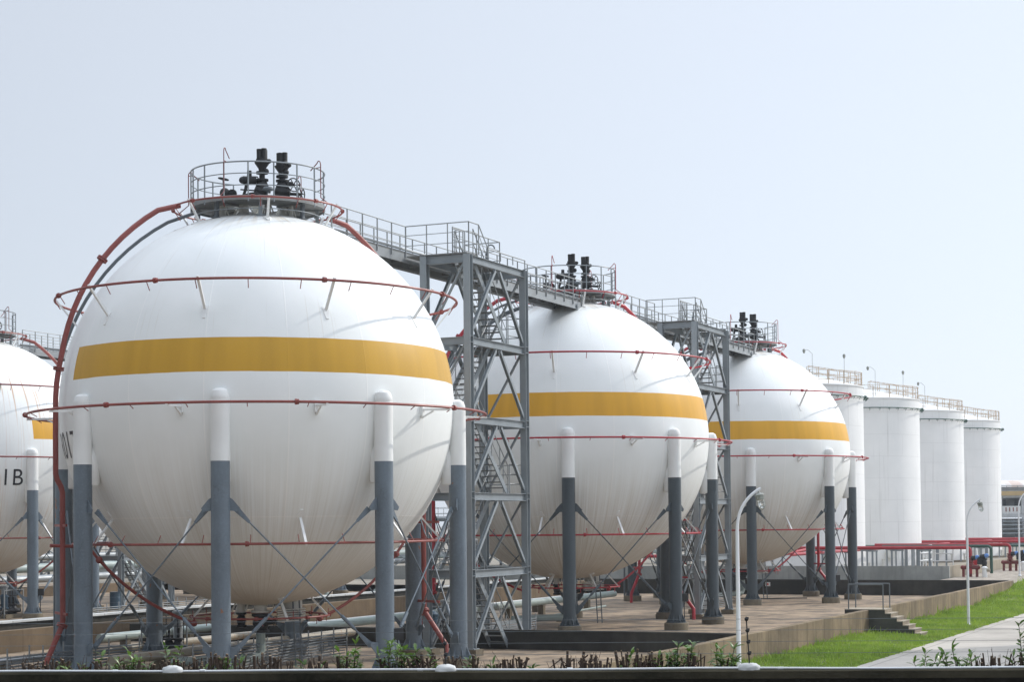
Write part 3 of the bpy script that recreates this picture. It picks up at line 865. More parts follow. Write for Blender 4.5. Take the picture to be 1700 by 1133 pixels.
# ------------------------------------------------------------------ access tower (local x = V, y = U)
TX0, TX1, TY0, TY1 = 2.2, 3.87, 7.28, 12.0
LV = [13.80, 10.97, 8.25, 5.6, 2.93, .12]
def make_tower(loc, label):
    root = thing('access_tower', loc, label, 'stair tower', 'steel stair towers between spheres', ROWROT)
    X0, X1, Y0, Y1 = TX0, TX1, TY0, TY1
    for x in (X0, X1):
        for y in (Y0, Y1):
            c = MB().hsec((x, y, .25), (x, y, LV[0] + .02), .25, .27, .022, (0, 1, 0))
            for z in LV[1:5]:
                c.box((x, y, z + .02), (.25, .262, .016)); c.box((x, y, z - .2), (.25, .262, .016))
            c.box((x, y, .24), (.42, .42, .03))
            for s in (-1, 1): c.prism([(x + s * .13, y, .25), (x + s * .21, y, .25), (x + s * .13, y, .65)], (0, 1, 0), .02)
            co = c.build('column', M['steel'], root)
            MB().box((x, y, .1), (.62, .62, .25)).build('pedestal', M['pedestal'], co)
    for z in LV[:5]:
        zz = z - .13
        for x in (X0, X1):
            MB().hsec((x, Y0 + .135, zz), (x, Y1 - .135, zz), .16, .26, .016, (0, 0, 1)).build('beam', M['steel'], root)
        for y in (Y0, Y1):
            MB().hsec((X0 + .01, y, zz), (X1 - .01, y, zz), .16, .26, .016, (0, 0, 1)).build('beam', M['steel'], root)
    for i in range(5):
        zt, zb_ = LV[i] - .30, LV[i + 1] + .15
        ym = (Y0 + Y1) / 2
        for x in (X0, X1):
            for ye in (Y0 + .16, Y1 - .16):
                s = 1 if ye > ym else -1
                b = MB().hsec((x, ym + s * .18, zt), (x, ye, zb_), .11, .11, .012, (1, 0, 0))
                b.prism([(x, ym + s * .02, zt + .08), (x, ym + s * .34, zt + .08), (x, ym + s * .30, zt - .2), (x, ym + s * .12, zt - .15)], (1, 0, 0), .02)
                b.build('diagonal_brace', M['steel'], root)
        for y in (Y0, Y1):
            a, c = (X1 - .14, X0 + .14) if i % 2 == 0 else (X1 - .14, X0 + .14)
            MB().angle((a, y, zt + .1), (c, y, zb_), .1, .014).build('diagonal_brace', M['steel'], root)
    # stair flights zig-zag, outer flights fall towards +U, inner flights back
    for i in range(5):
        outer = i % 2 == 0
        x = X1 - .52 if outer else X0 + .48
        z0, z1 = LV[i], LV[i + 1] if i < 4 else 0.05
        ya, yb = (Y0 + .75, Y1 - 1.2) if outer else (Y1 - 1.2, Y0 + .75)
        w = .68
        f = MB(); tr = MB(); hr = MB()
        for s in (-1, 1):
            f.bar((x + s * w / 2, ya, z0 - .06), (x + s * w / 2, yb, z1 - .02), .04, .2)
        nst = 13
        for k in range(1, nst):
            y = ya + (yb - ya) * k / nst; z = z0 + (z1 - z0) * k / nst
            tr.box((x, y, z), (w - .04, .24, .035))
        dy = yb - ya
        for s in (-1, 1):
            xx = x + s * (w / 2 + .02)
            for hgt in (.5, 1.0):
                hr.cyl((xx, ya, z0 + hgt), (xx, yb, z1 + hgt), .02 if hgt > .9 else .013, n=6)
            for k in range(5):
                t = k / 4
                y, z = ya + dy * t, z0 + (z1 - z0) * t
                hr.cyl((xx, y, z), (xx, y, z + 1.0), .017, n=6)
        fo = f.build('stair_flight', M['steel'], root)
        tr.build('treads', M['grate'], fo)
        hr.build('handrail', M['galv'], fo)
        if i < 4:
            yl = (yb, Y1 - .1) if outer else (Y0 + .1, yb)
            ld = MB().box(((X0 + X1) / 2, sum(yl) / 2, z1 - .02), (X1 - X0 - .22, yl[1] - yl[0], .04))
            lo = ld.build('landing', M['grate'], root)
            lr = MB(); ye = Y1 - .12 if outer else Y0 + .12
            for hgt in (.35, .7, 1.05):
                lr.cyl((X0 + .1, ye, z1 + hgt), (X1 - .1, ye, z1 + hgt), .018, n=6)
                lr.cyl((X1 - .1, yl[0], z1 + hgt), (X1 - .1, yl[1], z1 + hgt), .018, n=6)
            for xx, yy in ((X0 + .1, ye), (X1 - .1, ye), ((X0 + X1) / 2, ye), (X1 - .1, yl[0] if outer else yl[1])):
                lr.cyl((xx, yy, z1), (xx, yy, z1 + 1.05), .02, n=6)
            lr.build('landing_rail', M['galv'], lo)
    # top deck
    z = LV[0] + .06
    MB().box(((1.55 + X1) / 2, Y0 + .35, z), (X1 - 1.55, .9, .05)).build('top_deck', M['grate'], root)
    MB().box(((1.55 + X1 - .95) / 2, (Y0 + .8 + Y1) / 2, z), (X1 - .95 - 1.55, Y1 - Y0 - .8, .05)).build('top_deck', M['grate'], root)
    tg = MB()
    def rail(pts, hs=(.36, .72, 1.05), step=1.0):
        for i in range(len(pts) - 1):
            a, b = Vector(pts[i]), Vector(pts[i + 1])
            for h_ in hs: tg.cyl(a + Vector((0, 0, h_)), b + Vector((0, 0, h_)), .021 if h_ == hs[-1] else .014, n=6)
            m = max(1, round((b - a).length / step))
            for k in range(m + 1):
                p = a.lerp(b, k / m); tg.cyl(p, p + Vector((0, 0, hs[-1])), .021, n=6)
    z += .02
    rail([(1.5, Y0 - .05, z), (X1 + .06, Y0 - .05, z), (X1 + .06, Y0 + .75, z)], step=.8)
    tg.cyl((X1 + .06, Y0 + .75, z + 1.05), (X1 + .06, Y0 + 1.5, z + .32), .02, n=6)
    tg.cyl((X1 + .06, Y0 + .75, z + .72), (X1 + .06, Y0 + 1.3, z + .10), .012, n=6)
    rail([(X1 + .06, Y0 + 1.5, z), (X1 + .06, Y1, z)], (.30,), 1.05)
    rail([(X1 - .95, Y0 + .75, z), (X1 - .95, Y1, z), (1.5, Y1, z)], step=1.0)
    rail([(X1 - .95, Y0 + .75, z), (X1 - .95, Y0 + 1.6, z)], (.2, .4, .6, .8, 1.0), .3)
    # swivel post beside the gangway
    tg.build('guardrail', M['galv'], root)
    dv = MB().cyl((1.75, Y1 + 1.4, z - .3), (1.75, Y1 + 1.4, z + .9), .07, n=8)
    dv.tube([(1.75, Y1 + 1.4, z + .85)] + [(1.75 + .16 * (1 - math.cos(R(a))), Y1 + 1.4, z + 1.05 + .16 * math.sin(R(a))) for a in range(0, 200, 20)], .028, 6)
    dv.build('davit_arm', M['steel_d'], root)
    return root
t1 = make_tower(L(0, 0), 'tall grey steel stair tower between the nearest and the second sphere')
dup(t1, L(24.3, 0.05), 'grey steel stair tower between the second and the third sphere')
dup(t1, L(SP, ROWV2), 'grey steel stair tower seen far behind the nearest sphere at left')

def make_gangway(loc, label):
    root = thing('gangway', loc, label, 'gangway', 'overhead gangways between spheres', ROWROT)
    x0, x1, y0, y1, z = .42, 1.46, 2.05, SP - 2.05, 13.98
    for x in (x0, x1):
        g_ = MB().bar((x, y0, z - .14), (x, y1, z - .14), .012, .34)
        o_ = .05 if x < 1 else -.05
        for s in (-1, 1): g_.bar((x + o_, y0, z - .13 + s * .13), (x + o_, y1, z - .13 + s * .13), .10, .014)
        g_.build('girder', M['galv'], root)
    dk = MB().box(((x0 + x1) / 2, (y0 + y1) / 2, z + .022), (x1 - x0 + .02, y1 - y0, .03))
    for k in range(16):
        y = y0 + (y1 - y0) * (k + .5) / 16
        dk.box(((x0 + x1) / 2, y, z - .08), (x1 - x0 - .1, .06, .1))
    dk.build('walkway_deck', M['grate'], root)
    for x in (x0 - .03, x1 + .03):
        r_ = MB()
        segs = [(y0, y1)] if x < 1 else [(y0, TY0 - .05), (TY1, y1)]
        for a, b in segs:
            for h_ in (.3, .62, .95): r_.cyl((x, a, z + h_), (x, b, z + h_), .02 if h_ > .9 else .014, n=6)
            m = round((b - a) / 1.0)
            for k in range(m + 1):
                y = a + (b - a) * k / m
                r_.bar((x, y, z - .15), (x, y, z + .95), .04, .03, (0, 1, 0))
        r_.build('guardrail', M['galv'], root)
    pp = MB().cyl((x1 - .2, y0, z + .12), (x1 - .2, y1, z + .12), .03, n=6).cyl((x1 - .1, y0, z + .18), (x1 - .1, y1, z + .18), .045, n=8)
    pp.build('gas_line', M['galv'], root)
    for y in (y0 + .5, y1 - .5):
        for x in (x0, x1):
            MB().bar((x, y, z - .26), (x, y + (.1 if y < 5 else -.1), ZC + math.sqrt(RS ** 2 - 1.6 ** 2 - x * x) - .1), .12, .12).build('prop', M['steel_d'], root)
    return root
gw = make_gangway(L(0, 0), 'railed grey gangway joining the nearest sphere to the second one')
dup(gw, L(SP, 0), 'railed grey gangway joining the second sphere to the third one')
dup(gw, L(SP, ROWV2), 'railed gangway leaving the rust streaked sphere at the left edge')

# ------------------------------------------------------------------ upright storage tanks
def make_tank(loc, label):
    root = thing('storage_tank', loc, label, 'storage tank', 'upright white storage tanks')
    r, h = 5.12, 13.75
    MB().lathe([(r, 0), (r, h * .5), (r, h - .9), (r + .03, h - .88), (r + .03, h - .76), (r, h - .74), (r, h)], (0, 0, 0), 72).build('shell', M['tank'], root)
    MB().lathe([(r + .06, h - .02), (r + .06, h + .06), (r, h + .09), (2.5, h + .72), (.6, h + 1.12), (.01, h + 1.2)], (0, 0, 0), 48).build('roof', M['white'], root)
    ga = MB(); rr = r - .06; n = 22
    for z in (.4, .75, 1.1): ga.tube(ringpts(rr, h + z, n=60), .020, 6, True)
    for k in range(n):
        d = D(360 * k / n + 4); ga.bar(d * rr + Vector((0, 0, h)), d * rr + Vector((0, 0, h + 1.1)), .05, .05, d)
    ga.build('guardrail', M['orange_rail'], root)
    rp = MB().tube(ringpts(r + .36, h - .78, n=72), .045, 7, True)
    for k in range(40):
        d = D(9 * k); rp.cyl(d * r + Vector((0, 0, h - .84)), d * (r + .36) + Vector((0, 0, h - .84)), .02, n=5); rp.cyl(d * (r + .36) + Vector((0, 0, h - .8)), d * (r + .2) + Vector((0, 0, h - 1.0)), .015, n=5)
    d = D(63); rp.cyl(d * (r + .36) - Vector((.09, 0, -h + .78)), d * (r + .36) + Vector((.09, 0, h - .78)), .1, n=10)
    rp.build('spray_ring', M['green'], root)
    # railed roof walkway
    wk = MB()
    for s in (-.4, .4):
        for z in (.55, 1.0): wk.cyl(D(75) * 1.0 + Vector((0, s, h + .75 + z)), D(75) * 4.9 + Vector((0, s, h + .05 + z)), .025, n=5)
        for k in range(6):
            p = D(75) * (1.0 + 3.9 * k / 5) + Vector((0, s, h + .75 - .7 * k / 5)); wk.cyl(p, p + Vector((0, 0, 1.0)), .025, n=5)
    for k in range(9): wk.box(tuple(D(75) * (1.2 + .45 * k) + Vector((0, 0, h + .82 - .081 * k))), (.34, .8, .04))
    wk.build('roof_walkway', M['orange_rail'], root)
    for a, rad, hk in ((8, 4.6, 1), (48, 4.4, 0)):
        p = D(a) * rad + Vector((0, 0, h + .1))
        pts = [p, p + Vector((0, 0, 2.2))]
        if hk: pts += [p + Vector((-.12 - .5 * math.sin(R(q)) * .0 - .32 * (1 - math.cos(R(q))), 0, 2.2 + .3 * math.sin(R(q)))) for q in range(30, 150, 30)]
        lm = MB().tube(pts, .016, 6)
        e = Vector(pts[-1]); lm.lathe([(.02, .12), (.10, .05), (.11, -.05), (.07, -.2), (.01, -.24)], e, 10)
        lm.build('roof_lamp', M['lampgrey'], root)
    mh = MB()
    dm = D(18)
    mh.lathe([(.42, 0), (.42, .2), (.52, .21), (.52, .29), (.01, .3)], dm * (r - .02) + Vector((0, 0, 1.1)), 20, dm)
    for k in range(16):
        a = R(22.5 * k); tt = dm.cross(Vector((0, 0, 1)))
        p = dm * (r + .27) + Vector((0, 0, 1.1)) + tt * .47 * math.cos(a) + Vector((0, 0, .47 * math.sin(a)))
        mh.cyl(p, p + dm * .06, .03, n=6)
    mh.build('manhole', M['white_d'], root)
    for k in range(16):
        sk = MB(); d = D(22.5 * k + 10); sk.cyl(d * (r + .25), d * (r + .25) + Vector((0, 0, .55)), .09, n=8); sk.cyl(d * (r + .25) + Vector((0, 0, .5)), d * (r + .25) + Vector((0, 0, .6)), .13, n=8)
        sk.build('anchor_bolt', M['white_d'], root)
    MB().lathe([(r + .5, -.75), (r + .5, -.02), (.01, -.015)], (0, 0, 0), 48).build('foundation', M['pedestal'], root)
    return root
tk = make_tank((21.46, 139.0, .68), 'nearest upright white tank, half hidden behind the third sphere')
tk2 = dup(tk, (29.23, 155.0, .68), 'second upright white tank from the left, the widest shown in full height')
tk3 = dup(tk, (37.34, 173.0, .68), 'third upright white tank from the left, behind the right hand lamp post')
tk4 = dup(tk, (45.45, 190.6, .68), 'farthest and smallest upright white tank, beside the distant frame building')

for t_, names in ((tk3, 1), (tk4, 2)):        # the photo shows fewer lamps on the far roofs
    for ch in [c for c in t_.children if c.name.startswith('roof_lamp')][-names:]: bpy.data.objects.remove(ch)
# ------------------------------------------------------------------ steps through the wall
st = thing('concrete_steps', L(24.35, 13.7), 'concrete steps with dark side climbing the tan wall from the grass', 'steps', None, ROWROT)
b = MB()
nst = 7; tw_, rh = .235, 1.09 / 7
b.box((.02, 0, .452), (1.1, 1.30, .904)) if False else None
prof = [(-.95, .72), (-.95, .905), (.68, .905)]
x = .68; z = .905
for k in range(nst - 1):
    z -= rh; prof += [(x, z), (x + tw_, z)]; x += tw_
prof += [(x, -.3), (.0, -.3), (.0, .72)]
b.prism([(p[0], 0, p[1]) for p in prof], (0, 1, 0), 1.3)
b.build('stair_body', M['stepc'], st, smooth=0)
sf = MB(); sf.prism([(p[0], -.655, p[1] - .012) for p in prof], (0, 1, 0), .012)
sf.build('side_face', concrete('shaded_step_side', (.085, .083, .072), (.05, .05, .043), 1.6), st, smooth=0)  # thin plate puts the shade on this side of the steps into its dark colour
nose = MB(); x = .68; z = .905
for k in range(nst - 1):
    z -= rh; nose.box((x + tw_ / 2 + .012, 0, z + .012), (tw_ + .02, 1.36, .03)); x += tw_
nose.box((-.13, 0, .917), (1.64, 1.36, .03))
nose.build('tread_slab', concrete('tread_concrete', (.40, .35, .28), (.30, .26, .2), 2), st, smooth=0)
for s in (-.6, .6):
    h_ = MB()
    for zz in (.5, 1.0): h_.cyl((-.8, s, .92 + zz), (.6, s, .92 + zz), .024, n=8) if zz > .9 else None
    for xx in (-.8, .6): h_.cyl((xx, s, .9), (xx, s, 1.92), .024, n=8)
    h_.build('handrail', M['steel_d'], st)

# ------------------------------------------------------------------ lamp posts
def make_lamp(loc, label):
    root = thing('lamp_post', loc, label, 'lamp post', 'curved lamp posts along the verge')
    pts = [(0, 0, -.05), (0, 0, 1.5), (0, 0, 3.0), (0, 0, 4.45)]
    for k in range(1, 10):
        q = k / 9
        pts.append((.62 * q * q, 0, 4.45 + 2 * q * (1 - q) * .75 + 1.10 * q * q))
    rs = [.066, .060, .052, .046] + [.040] * 8 + [.034]
    p = MB().tube(pts, rs, 14); p.lathe([(.12, 0), (.12, .03), (.075, .1)], (0, 0, 0), 14)
    p.build('pole', M['pvc'], root)
    c = Vector((.57, 0, 5.42)); ax = Vector((.22, 0, -1)).normalized()
    h = MB().lathe([(.012, -.09), (.018, -.02), (.06, .005), (.125, .035), (.125, .06), (.10, .075), (.10, .15), (.085, .175), (.01, .18)], c, 16, ax)
    for k in range(8):
        a = R(45 * k); h.box(tuple(c + ax * .11 + Vector((.1 * math.cos(a), .1 * math.sin(a), 0))), (.02, .02, .08))
    h.build('lamp_head', M['lampgrey'], root)
    MB().lathe([(.075, .17), (.085, .22), (.08, .34), (.055, .39), (.01, .40)], c, 14, ax).build('lamp_glass', M['glass'], root)
    gd = MB(); a_ = ax.cross(Vector((0, 1, 0))).normalized(); b_ = Vector((0, 1, 0))
    for k in range(6):
        q = a_ * math.cos(R(60 * k)) + b_ * math.sin(R(60 * k))
        gd.tube([c + ax * .16 + q * .095, c + ax * .34 + q * .1, c + ax * .41 + q * .055, c + ax * .44], .007, 5)
    for z in (.24, .33): gd.tube([c + ax * z + (a_ * math.cos(R(30 * k)) + b_ * math.sin(R(30 * k))) * .1 for k in range(12)], .007, 5, True)
    gd.build('wire_guard', M['lampgrey'], root)
    return root
lp = make_lamp((5.78, 47.3, -.17), 'white curved lamp post in front of the third sphere, nearest to the camera')
dup(lp, (19.98, 80.8, -.16), 'white curved lamp post standing on the grass right of the concrete steps')
dup(lp, (33.2, 120.5, .73), 'distant white lamp post cut by the right edge of the photo')

# ------------------------------------------------------------------ pipes on the decks
def pipe(name, pts, r, mat, label, cat='pipe', supports=(), group=None):
    e = thing(name, pts[0], label, cat, group)
    q = [Vector(p) - Vector(pts[0]) for p in pts]
    MB().tube(q, r, 12).build('pipe_run', mat, e)
    for s in supports:
        s = Vector(s) - Vector(pts[0])
        z0 = -Vector(pts[0]).z
        MB().box((s.x, s.y, (z0 + s.z - r) / 2), (.28, .28, max(.05, s.z - r - z0)), ROWROT).build('saddle', M['pedestal'], e)
    return e
pipe('pipe_line', [L(-1.5, -6.5, .42), L(10.2, -6.5, .42)], .13, M['beige'], 'rusty cream pipe low on the deck left of the nearest sphere centre', supports=[L(2, -6.5, .42), L(7, -6.5, .42)])
pipe('pipe_line', [L(-5, -7.6, .3), L(10.3, -7.6, .3)], .10, M['galv'], 'grey ground pipe in front of the brown wall at left', supports=[L(-3, -7.6, .3), L(5, -7.6, .3)])
pipe('pipe_line', [L(-4.5, -2.4, .55), L(10.2, -2.4, .55)], .15, M['beige'], 'long weathered cream pipe crossing below the nearest sphere', supports=[L(-2, -2.4, .55), L(3, -2.4, .55), L(8, -2.4, .55)])
pipe('pipe_line', [L(11.2, -5.0, .62), L(32, -5.0, .62), L(44, -5.0, .62)], .17, M['palegreen'], 'thick pale green pipe on blocks behind the second sphere', supports=[L(u, -5, .62) for u in (14, 18, 22, 26, 30, 34, 40)])
pipe('pipe_line', [L(3.5, -8.8, .62), L(10.4, -8.8, .62)], .15, M['palegreen'], 'pale green pipe along the foot of the brown wall', supports=[L(5, -8.8, .62), L(9, -8.8, .62)])
pipe('pipe_line', [L(11.3, -6.2, .55), L(40, -6.2, .55)], .15, M['white_d'], 'off white pipe running beside the thick pale green one', supports=[L(u, -6.2, .55) for u in (15, 20, 25, 30, 36)])
pipe('pipe_line', [L(12.5, .2, .34), L(36, -2.4, .34)], .05, M['palegreen'], 'thin pale pipe crossing the deck under the second sphere', supports=[L(18, -.4, .34), L(28, -1.5, .34)])
for i, (v, z, r, mt, lb) in enumerate(((-49.0, 1.05, .26, M['galv'], 'fat grey pipe above the distant brown wall, lowest of three'),
                                      (-50.2, 1.75, .30, M['palegreen'], 'fat pale pipe beyond the left sphere, middle of three'),
                                      (-51.5, 2.45, .22, M['galv'], 'grey pipe beyond the left sphere, top of three'))):
    pipe('pipe_line', [L(8, v, z), L(110, v, z)], r, mt, lb, supports=[L(20 + 12 * k, v, z) for k in range(7)])

def tube_bank(u0, v0, ln, n, label, along=1):
    e = thing('tube_bank', L(u0, v0), label, 'tube rack', 'racks of thin parallel tubes', ROWROT)
    t = MB()
    for k in range(n):
        zz = .12 + .095 * k
        t.cyl((.02 * k, 0, zz), (.02 * k, ln, zz), .019, n=6)
        t.cyl((.5 + .02 * k, 0, zz + .03), (.5 + .02 * k, ln, zz + .03), .019, n=6)
    t.build('tubes', M['steel_d'], e)
    m = max(2, int(ln / 1.6))
    for k in range(m + 1):
        y = ln * k / m
        MB().box((.09, y, .5), (.03, .04, 1.0)).build('post', M['galv'], e)
        MB().box((.60, y, .5), (.03, .04, 1.0)).build('post', M['galv'], e)
    return e
tube_bank(-3.0, -.6, 8.5, 8, 'rack of thin grey tubes low under the nearest sphere')
tube_bank(-6.5, -5.2, 6.5, 7, 'rack of thin tubes behind the leftmost legs of the nearest sphere')
tube_bank(11.2, 1.8, 5.0, 8, 'rack of thin tubes beside the foot of the near stair tower')
tube_bank(17, -21.5, 16, 8, 'rack of thin tubes beyond the pale coping')
tube_bank(37.2, 1.7, 4.0, 8, 'rack of thin tubes beside the foot of the second stair tower')

def make_pump(loc, label, rz=0):
    e = thing('pump_unit', loc, label, 'pump', 'pump and valve units', rz)
    MB().box((0, 0, .09), (1.5, .8, .18)).build('plinth', M['pedestal'], e)
    MB().lathe([(.2, 0), (.24, .03), (.24, .1), (.19, .12), (.19, .6), (.22, .62), (.22, .68), (.12, .78), (.01, .8)], (-.35, 0, .42), 16).build('motor', M['blue'], e)
    v_ = MB()
    for x in (-.35, .12, .45):
        v_.lathe([(.08, 0), (.2, .02), (.2, .08), (.13, .1), (.2, .25), (.13, .42), (.2, .44), (.2, .5), (.05, .52), (.05, .85)], (x, .05, .18), 12)
        v_.wheel((x, .05, 1.1), (0, 0, 1), .16)
    v_.cyl((-.6, -.1, .35), (.75, -.1, .35), .12, n=10)
    for x in (.0, .2, .4, .6): v_.cyl((x, .2, .2), (x, .2, 1.45), .018, n=6)
    v_.tube([(-.5, -.2, .5), (-.75, -.25, .55), (-.95, -.3, .4), (-1.05, -.3, .15)], .03, 6)
    v_.build('valve_body', M['black'], e)
    fr = MB()
    for x in (-.75, .8): fr.bar((x, -.3, 0), (x, -.3, 1.4), .05, .05)
    fr.bar((-.75, -.3, 1.4), (.8, -.3, 1.4), .04, .04)
    fr.build('pipe_frame', M['galv'], e)
    MB().lathe([(.16, 0), (.16, 1.3), (.2, 1.32), (.2, 1.4), (.01, 1.42)], (.35, .5, .2), 14).build('vertical_pipe', M['galv'], e)
    return e
pu = make_pump(L(3.3, -5.9), 'dark pump and valve unit with blue motor under the nearest sphere')
dup(pu, L(24.6, -30.2), 'dark valve unit beside the foremost leg of the left sphere', 1.2)
dup(pu, L(13.2, -.2), 'black valve unit beside the near stair tower under the second sphere', .4)
def gooseneck(u, v, label, s=1.0):
    e = thing('gooseneck_pipe', L(u, v), label, 'pipe', 'bent pipe loops')
    MB().tube([(-.6 * s, 0, 0), (-.6 * s, 0, .55 * s), (-.5 * s, 0, .75 * s), (-.3 * s, 0, .85 * s), (.3 * s, 0, .85 * s), (.5 * s, 0, .75 * s), (.6 * s, 0, .55 * s), (.6 * s, 0, 0)], .13 * s, 10).build('bend', M['palegreen'], e)
    MB().cyl((-.6 * s, 0, .3 * s), (-.6 * s, 0, .36 * s), .2 * s, n=12).cyl((.6 * s, 0, .3 * s), (.6 * s, 0, .36 * s), .2 * s, n=12).build('flange', M['palegreen'], e)
    return e
gooseneck(24, -25.5, 'pale green bent pipe just beyond the coping at left')
gooseneck(38.5, -20.5, 'pale green pipe loop beyond the coping right of centre', 1.1)
gooseneck(44.5, -19.5, 'small pale loop of pipe close to the stair tower', .9)
MB_b = thing('blue_drum', L(32.5, -29.5), 'blue steel drum standing by the rear stair tower', 'drum')
MB().lathe([(.29, 0), (.30, .02), (.29, .04), (.29, .29), (.305, .3), (.29, .32), (.29, .58), (.305, .59), (.29, .61), (.29, .86), (.3, .88), (.01, .89)], (0, 0, .12), 18).build('drum_body', M['blue'], MB_b)
MB().lathe([(.5, 0), (.5, .1), (.3, .12)], (0, 0, 0), 18).build('drum_base', M['pedestal'], MB_b)

hs_ = MB().tube([L(53.6, -1.6, .03), L(53.0, -.6, .03), L(52.6, .3, .03), L(52.9, 1.3, .03), L(53.7, 2.2, .03), L(54.1, 3.0, .03)], .035, 6)
tag(hs_.build('hose', M['cable']), 'black hose lying on the deck between the front legs of the third sphere', 'hose')
# pipe racks of the plant beyond
def make_rack(loc, label, rz):
    e = thing('pipe_rack', loc, label, 'pipe rack', 'steel pipe racks beyond the spheres', rz)
    for y in (0, 4, 8, 12):
        f = MB()
        for x in (-2, 2): f.bar((x, y, 0), (x, y, 5.0), .22, .22)
        for z in (1.3, 2.9, 4.6): f.bar((-2.1, y, z), (2.1, y, z), .18, .22)
        f.build('frame_bent', M['steel_d'], e)
    for x in (-2, 2):
        for z in (2.9, 4.8):
            MB().bar((x, -.2, z), (x, 12.2, z), .16, .18).build('stringer', M['steel_d'], e)
    rnd = random.Random(3)
    for z in (1.5, 3.1, 4.85):
        for k in range(5):
            r = rnd.choice((.08, .11, .16)); x = -1.6 + .8 * k
            MB().cyl((x, -1, z + r), (x, 13, z + r), r, n=10).build('pipe', rnd.choice((M['galv'], M['white_d'], M['palegreen'], M['beige'])), e)
    for y0 in (0, 4, 8):
        MB().bar((2, y0 + .1, 2.8), (2, y0 + 3.9, .2), .1, .1).bar((2, y0 + 3.9, 2.8), (2, y0 + .1, .2), .1, .1).build('cross_brace', M['steel'], e)
    rl = MB()
    for h_ in (5.4, 5.9): rl.cyl((2.1, 0, h_), (2.1, 12, h_), .025, n=6)
    for k in range(9): rl.cyl((2.1, 1.5 * k, 4.9), (2.1, 1.5 * k, 5.9), .025, n=6)
    rl.build('guardrail', M['galv'], e)
    return e
rk = make_rack((px(195, 150), 150, 0), 'pipe rack in the gap between the left legs of the nearest sphere', R(-80))
dup(rk, (px(560, 160), 162, 0), 'pipe rack glimpsed between the right legs under the nearest sphere', R(-95))
dup(rk, (px(700, 170), 172, 0), 'pipe rack glimpsed behind the red riser right of the nearest sphere', R(-75))
dup(rk, (px(60, 165), 168, 0), 'pipe rack at the far left under the cut off sphere', R(-85))
dup(rk, (px(890, 160), 176, 0), 'pipe rack showing under the second sphere behind the stair tower', R(-88))
dup(rk, (px(1080, 200), 205, 0), 'pipe rack between the second and third sphere, far off', R(-85))
dup(rk, (px(420, 190), 195, 0), 'pipe rack far behind the centre of the nearest sphere', R(-92))

# ------------------------------------------------------------------ fire-water pipework at right
def fw(name, pts, r, mat, label, sup=()):
    e = thing(name, pts[0], label, 'pipe')
    q = [Vector(p) - Vector(pts[0]) for p in pts]
    t = MB()
    # rounded elbows
    out = [q[0]]
    for i in range(1, len(q) - 1):
        a = (q[i - 1] - q[i]).normalized(); b_ = (q[i + 1] - q[i]).normalized(); rr = .28
        for k in range(5):
            s = k / 4
            out.append(q[i] + a * rr * (1 - s) ** 2 + b_ * rr * s ** 2)
    out.append(q[-1])
    t.tube(out, r, 10).build('pipe_run', mat, e)
    for s in sup:
        s = Vector(s) - Vector(pts[0]); z0 = .7 - Vector(pts[0]).z
        f = MB()
        for w in (-.35, .35): f.bar((s.x + V.x * w, s.y + V.y * w, z0), (s.x + V.x * w, s.y + V.y * w, s.z - r), .11, .11)
        f.bar((s.x - V.x * .45, s.y - V.y * .45, s.z - r - .05), (s.x + V.x * .45, s.y + V.y * .45, s.z - r - .05), .1, .1)
        f.build('support_frame', M['steel'], e)
    return e
fw('fire_pipe', [L(72.5, -9, 2.62), L(72.5, -1.6, 2.62), L(72.5, 9.0, 2.62), L(72.5, 9.0, .9)], .12, M['red'], 'long red fire pipe crossing in front of the second upright tank',
   [L(72.5, v, 2.62) for v in (-6.5, -4, -1, 2.2, 4.2, 6.0)])
fw('fire_pipe', [L(73.4, 3.0, 2.70), L(73.4, 10.2, 2.70), L(73.4, 10.2, .9)], .10, M['green'], 'dark green pipe bending down beside the nearer fire valve', [L(73.4, 5, 2.7)])
fw('fire_pipe', [L(66, -1.2, 2.3), L(73, -.9, 2.32), L(150, .8, 2.35)], .11, M['red'], 'red fire pipe running away along the foot of the upright tanks', [L(74 + 6 * k, -.9 + .13 * k, 2.33) for k in range(11)])
fw('fire_pipe', [L(86, -.4, 2.62), L(86, 9.4, 2.62), L(86, 9.4, .9)], .11, M['red'], 'second red fire pipe bending down to the farther fire valve', [L(86, v, 2.62) for v in (2, 4.5, 7)])
fw('fire_pipe', [L(88, -2, 2.5), L(88, 10.6, 2.5), L(88, 10.6, .9)], .09, M['green'], 'dark green pipe at the farther fire valve', [L(88, 3, 2.5), L(88, 7, 2.5)])
fw('fire_pipe', [L(113, -14, 2.5), L(113, 14, 2.5)], .13, M['red'], 'red fire pipe showing between the second and third upright tank', [L(113, v, 2.5) for v in (2, 6, 10)])
fw('fire_pipe', [L(132, -14, 2.5), L(132, 26, 2.5)], .14, M['red'], 'far red fire pipe passing in front of the frame building', [L(132, v, 2.5) for v in (2, 8, 14, 20)])
fw('fire_pipe', [L(66.5, -12, 2.2), L(66.5, -2.4, 2.2), L(72.2, -1.7, 2.55)], .11, M['red'], 'red fire pipe passing behind the legs of the third sphere', [L(66.5, v, 2.2) for v in (-10, -7, -4)])

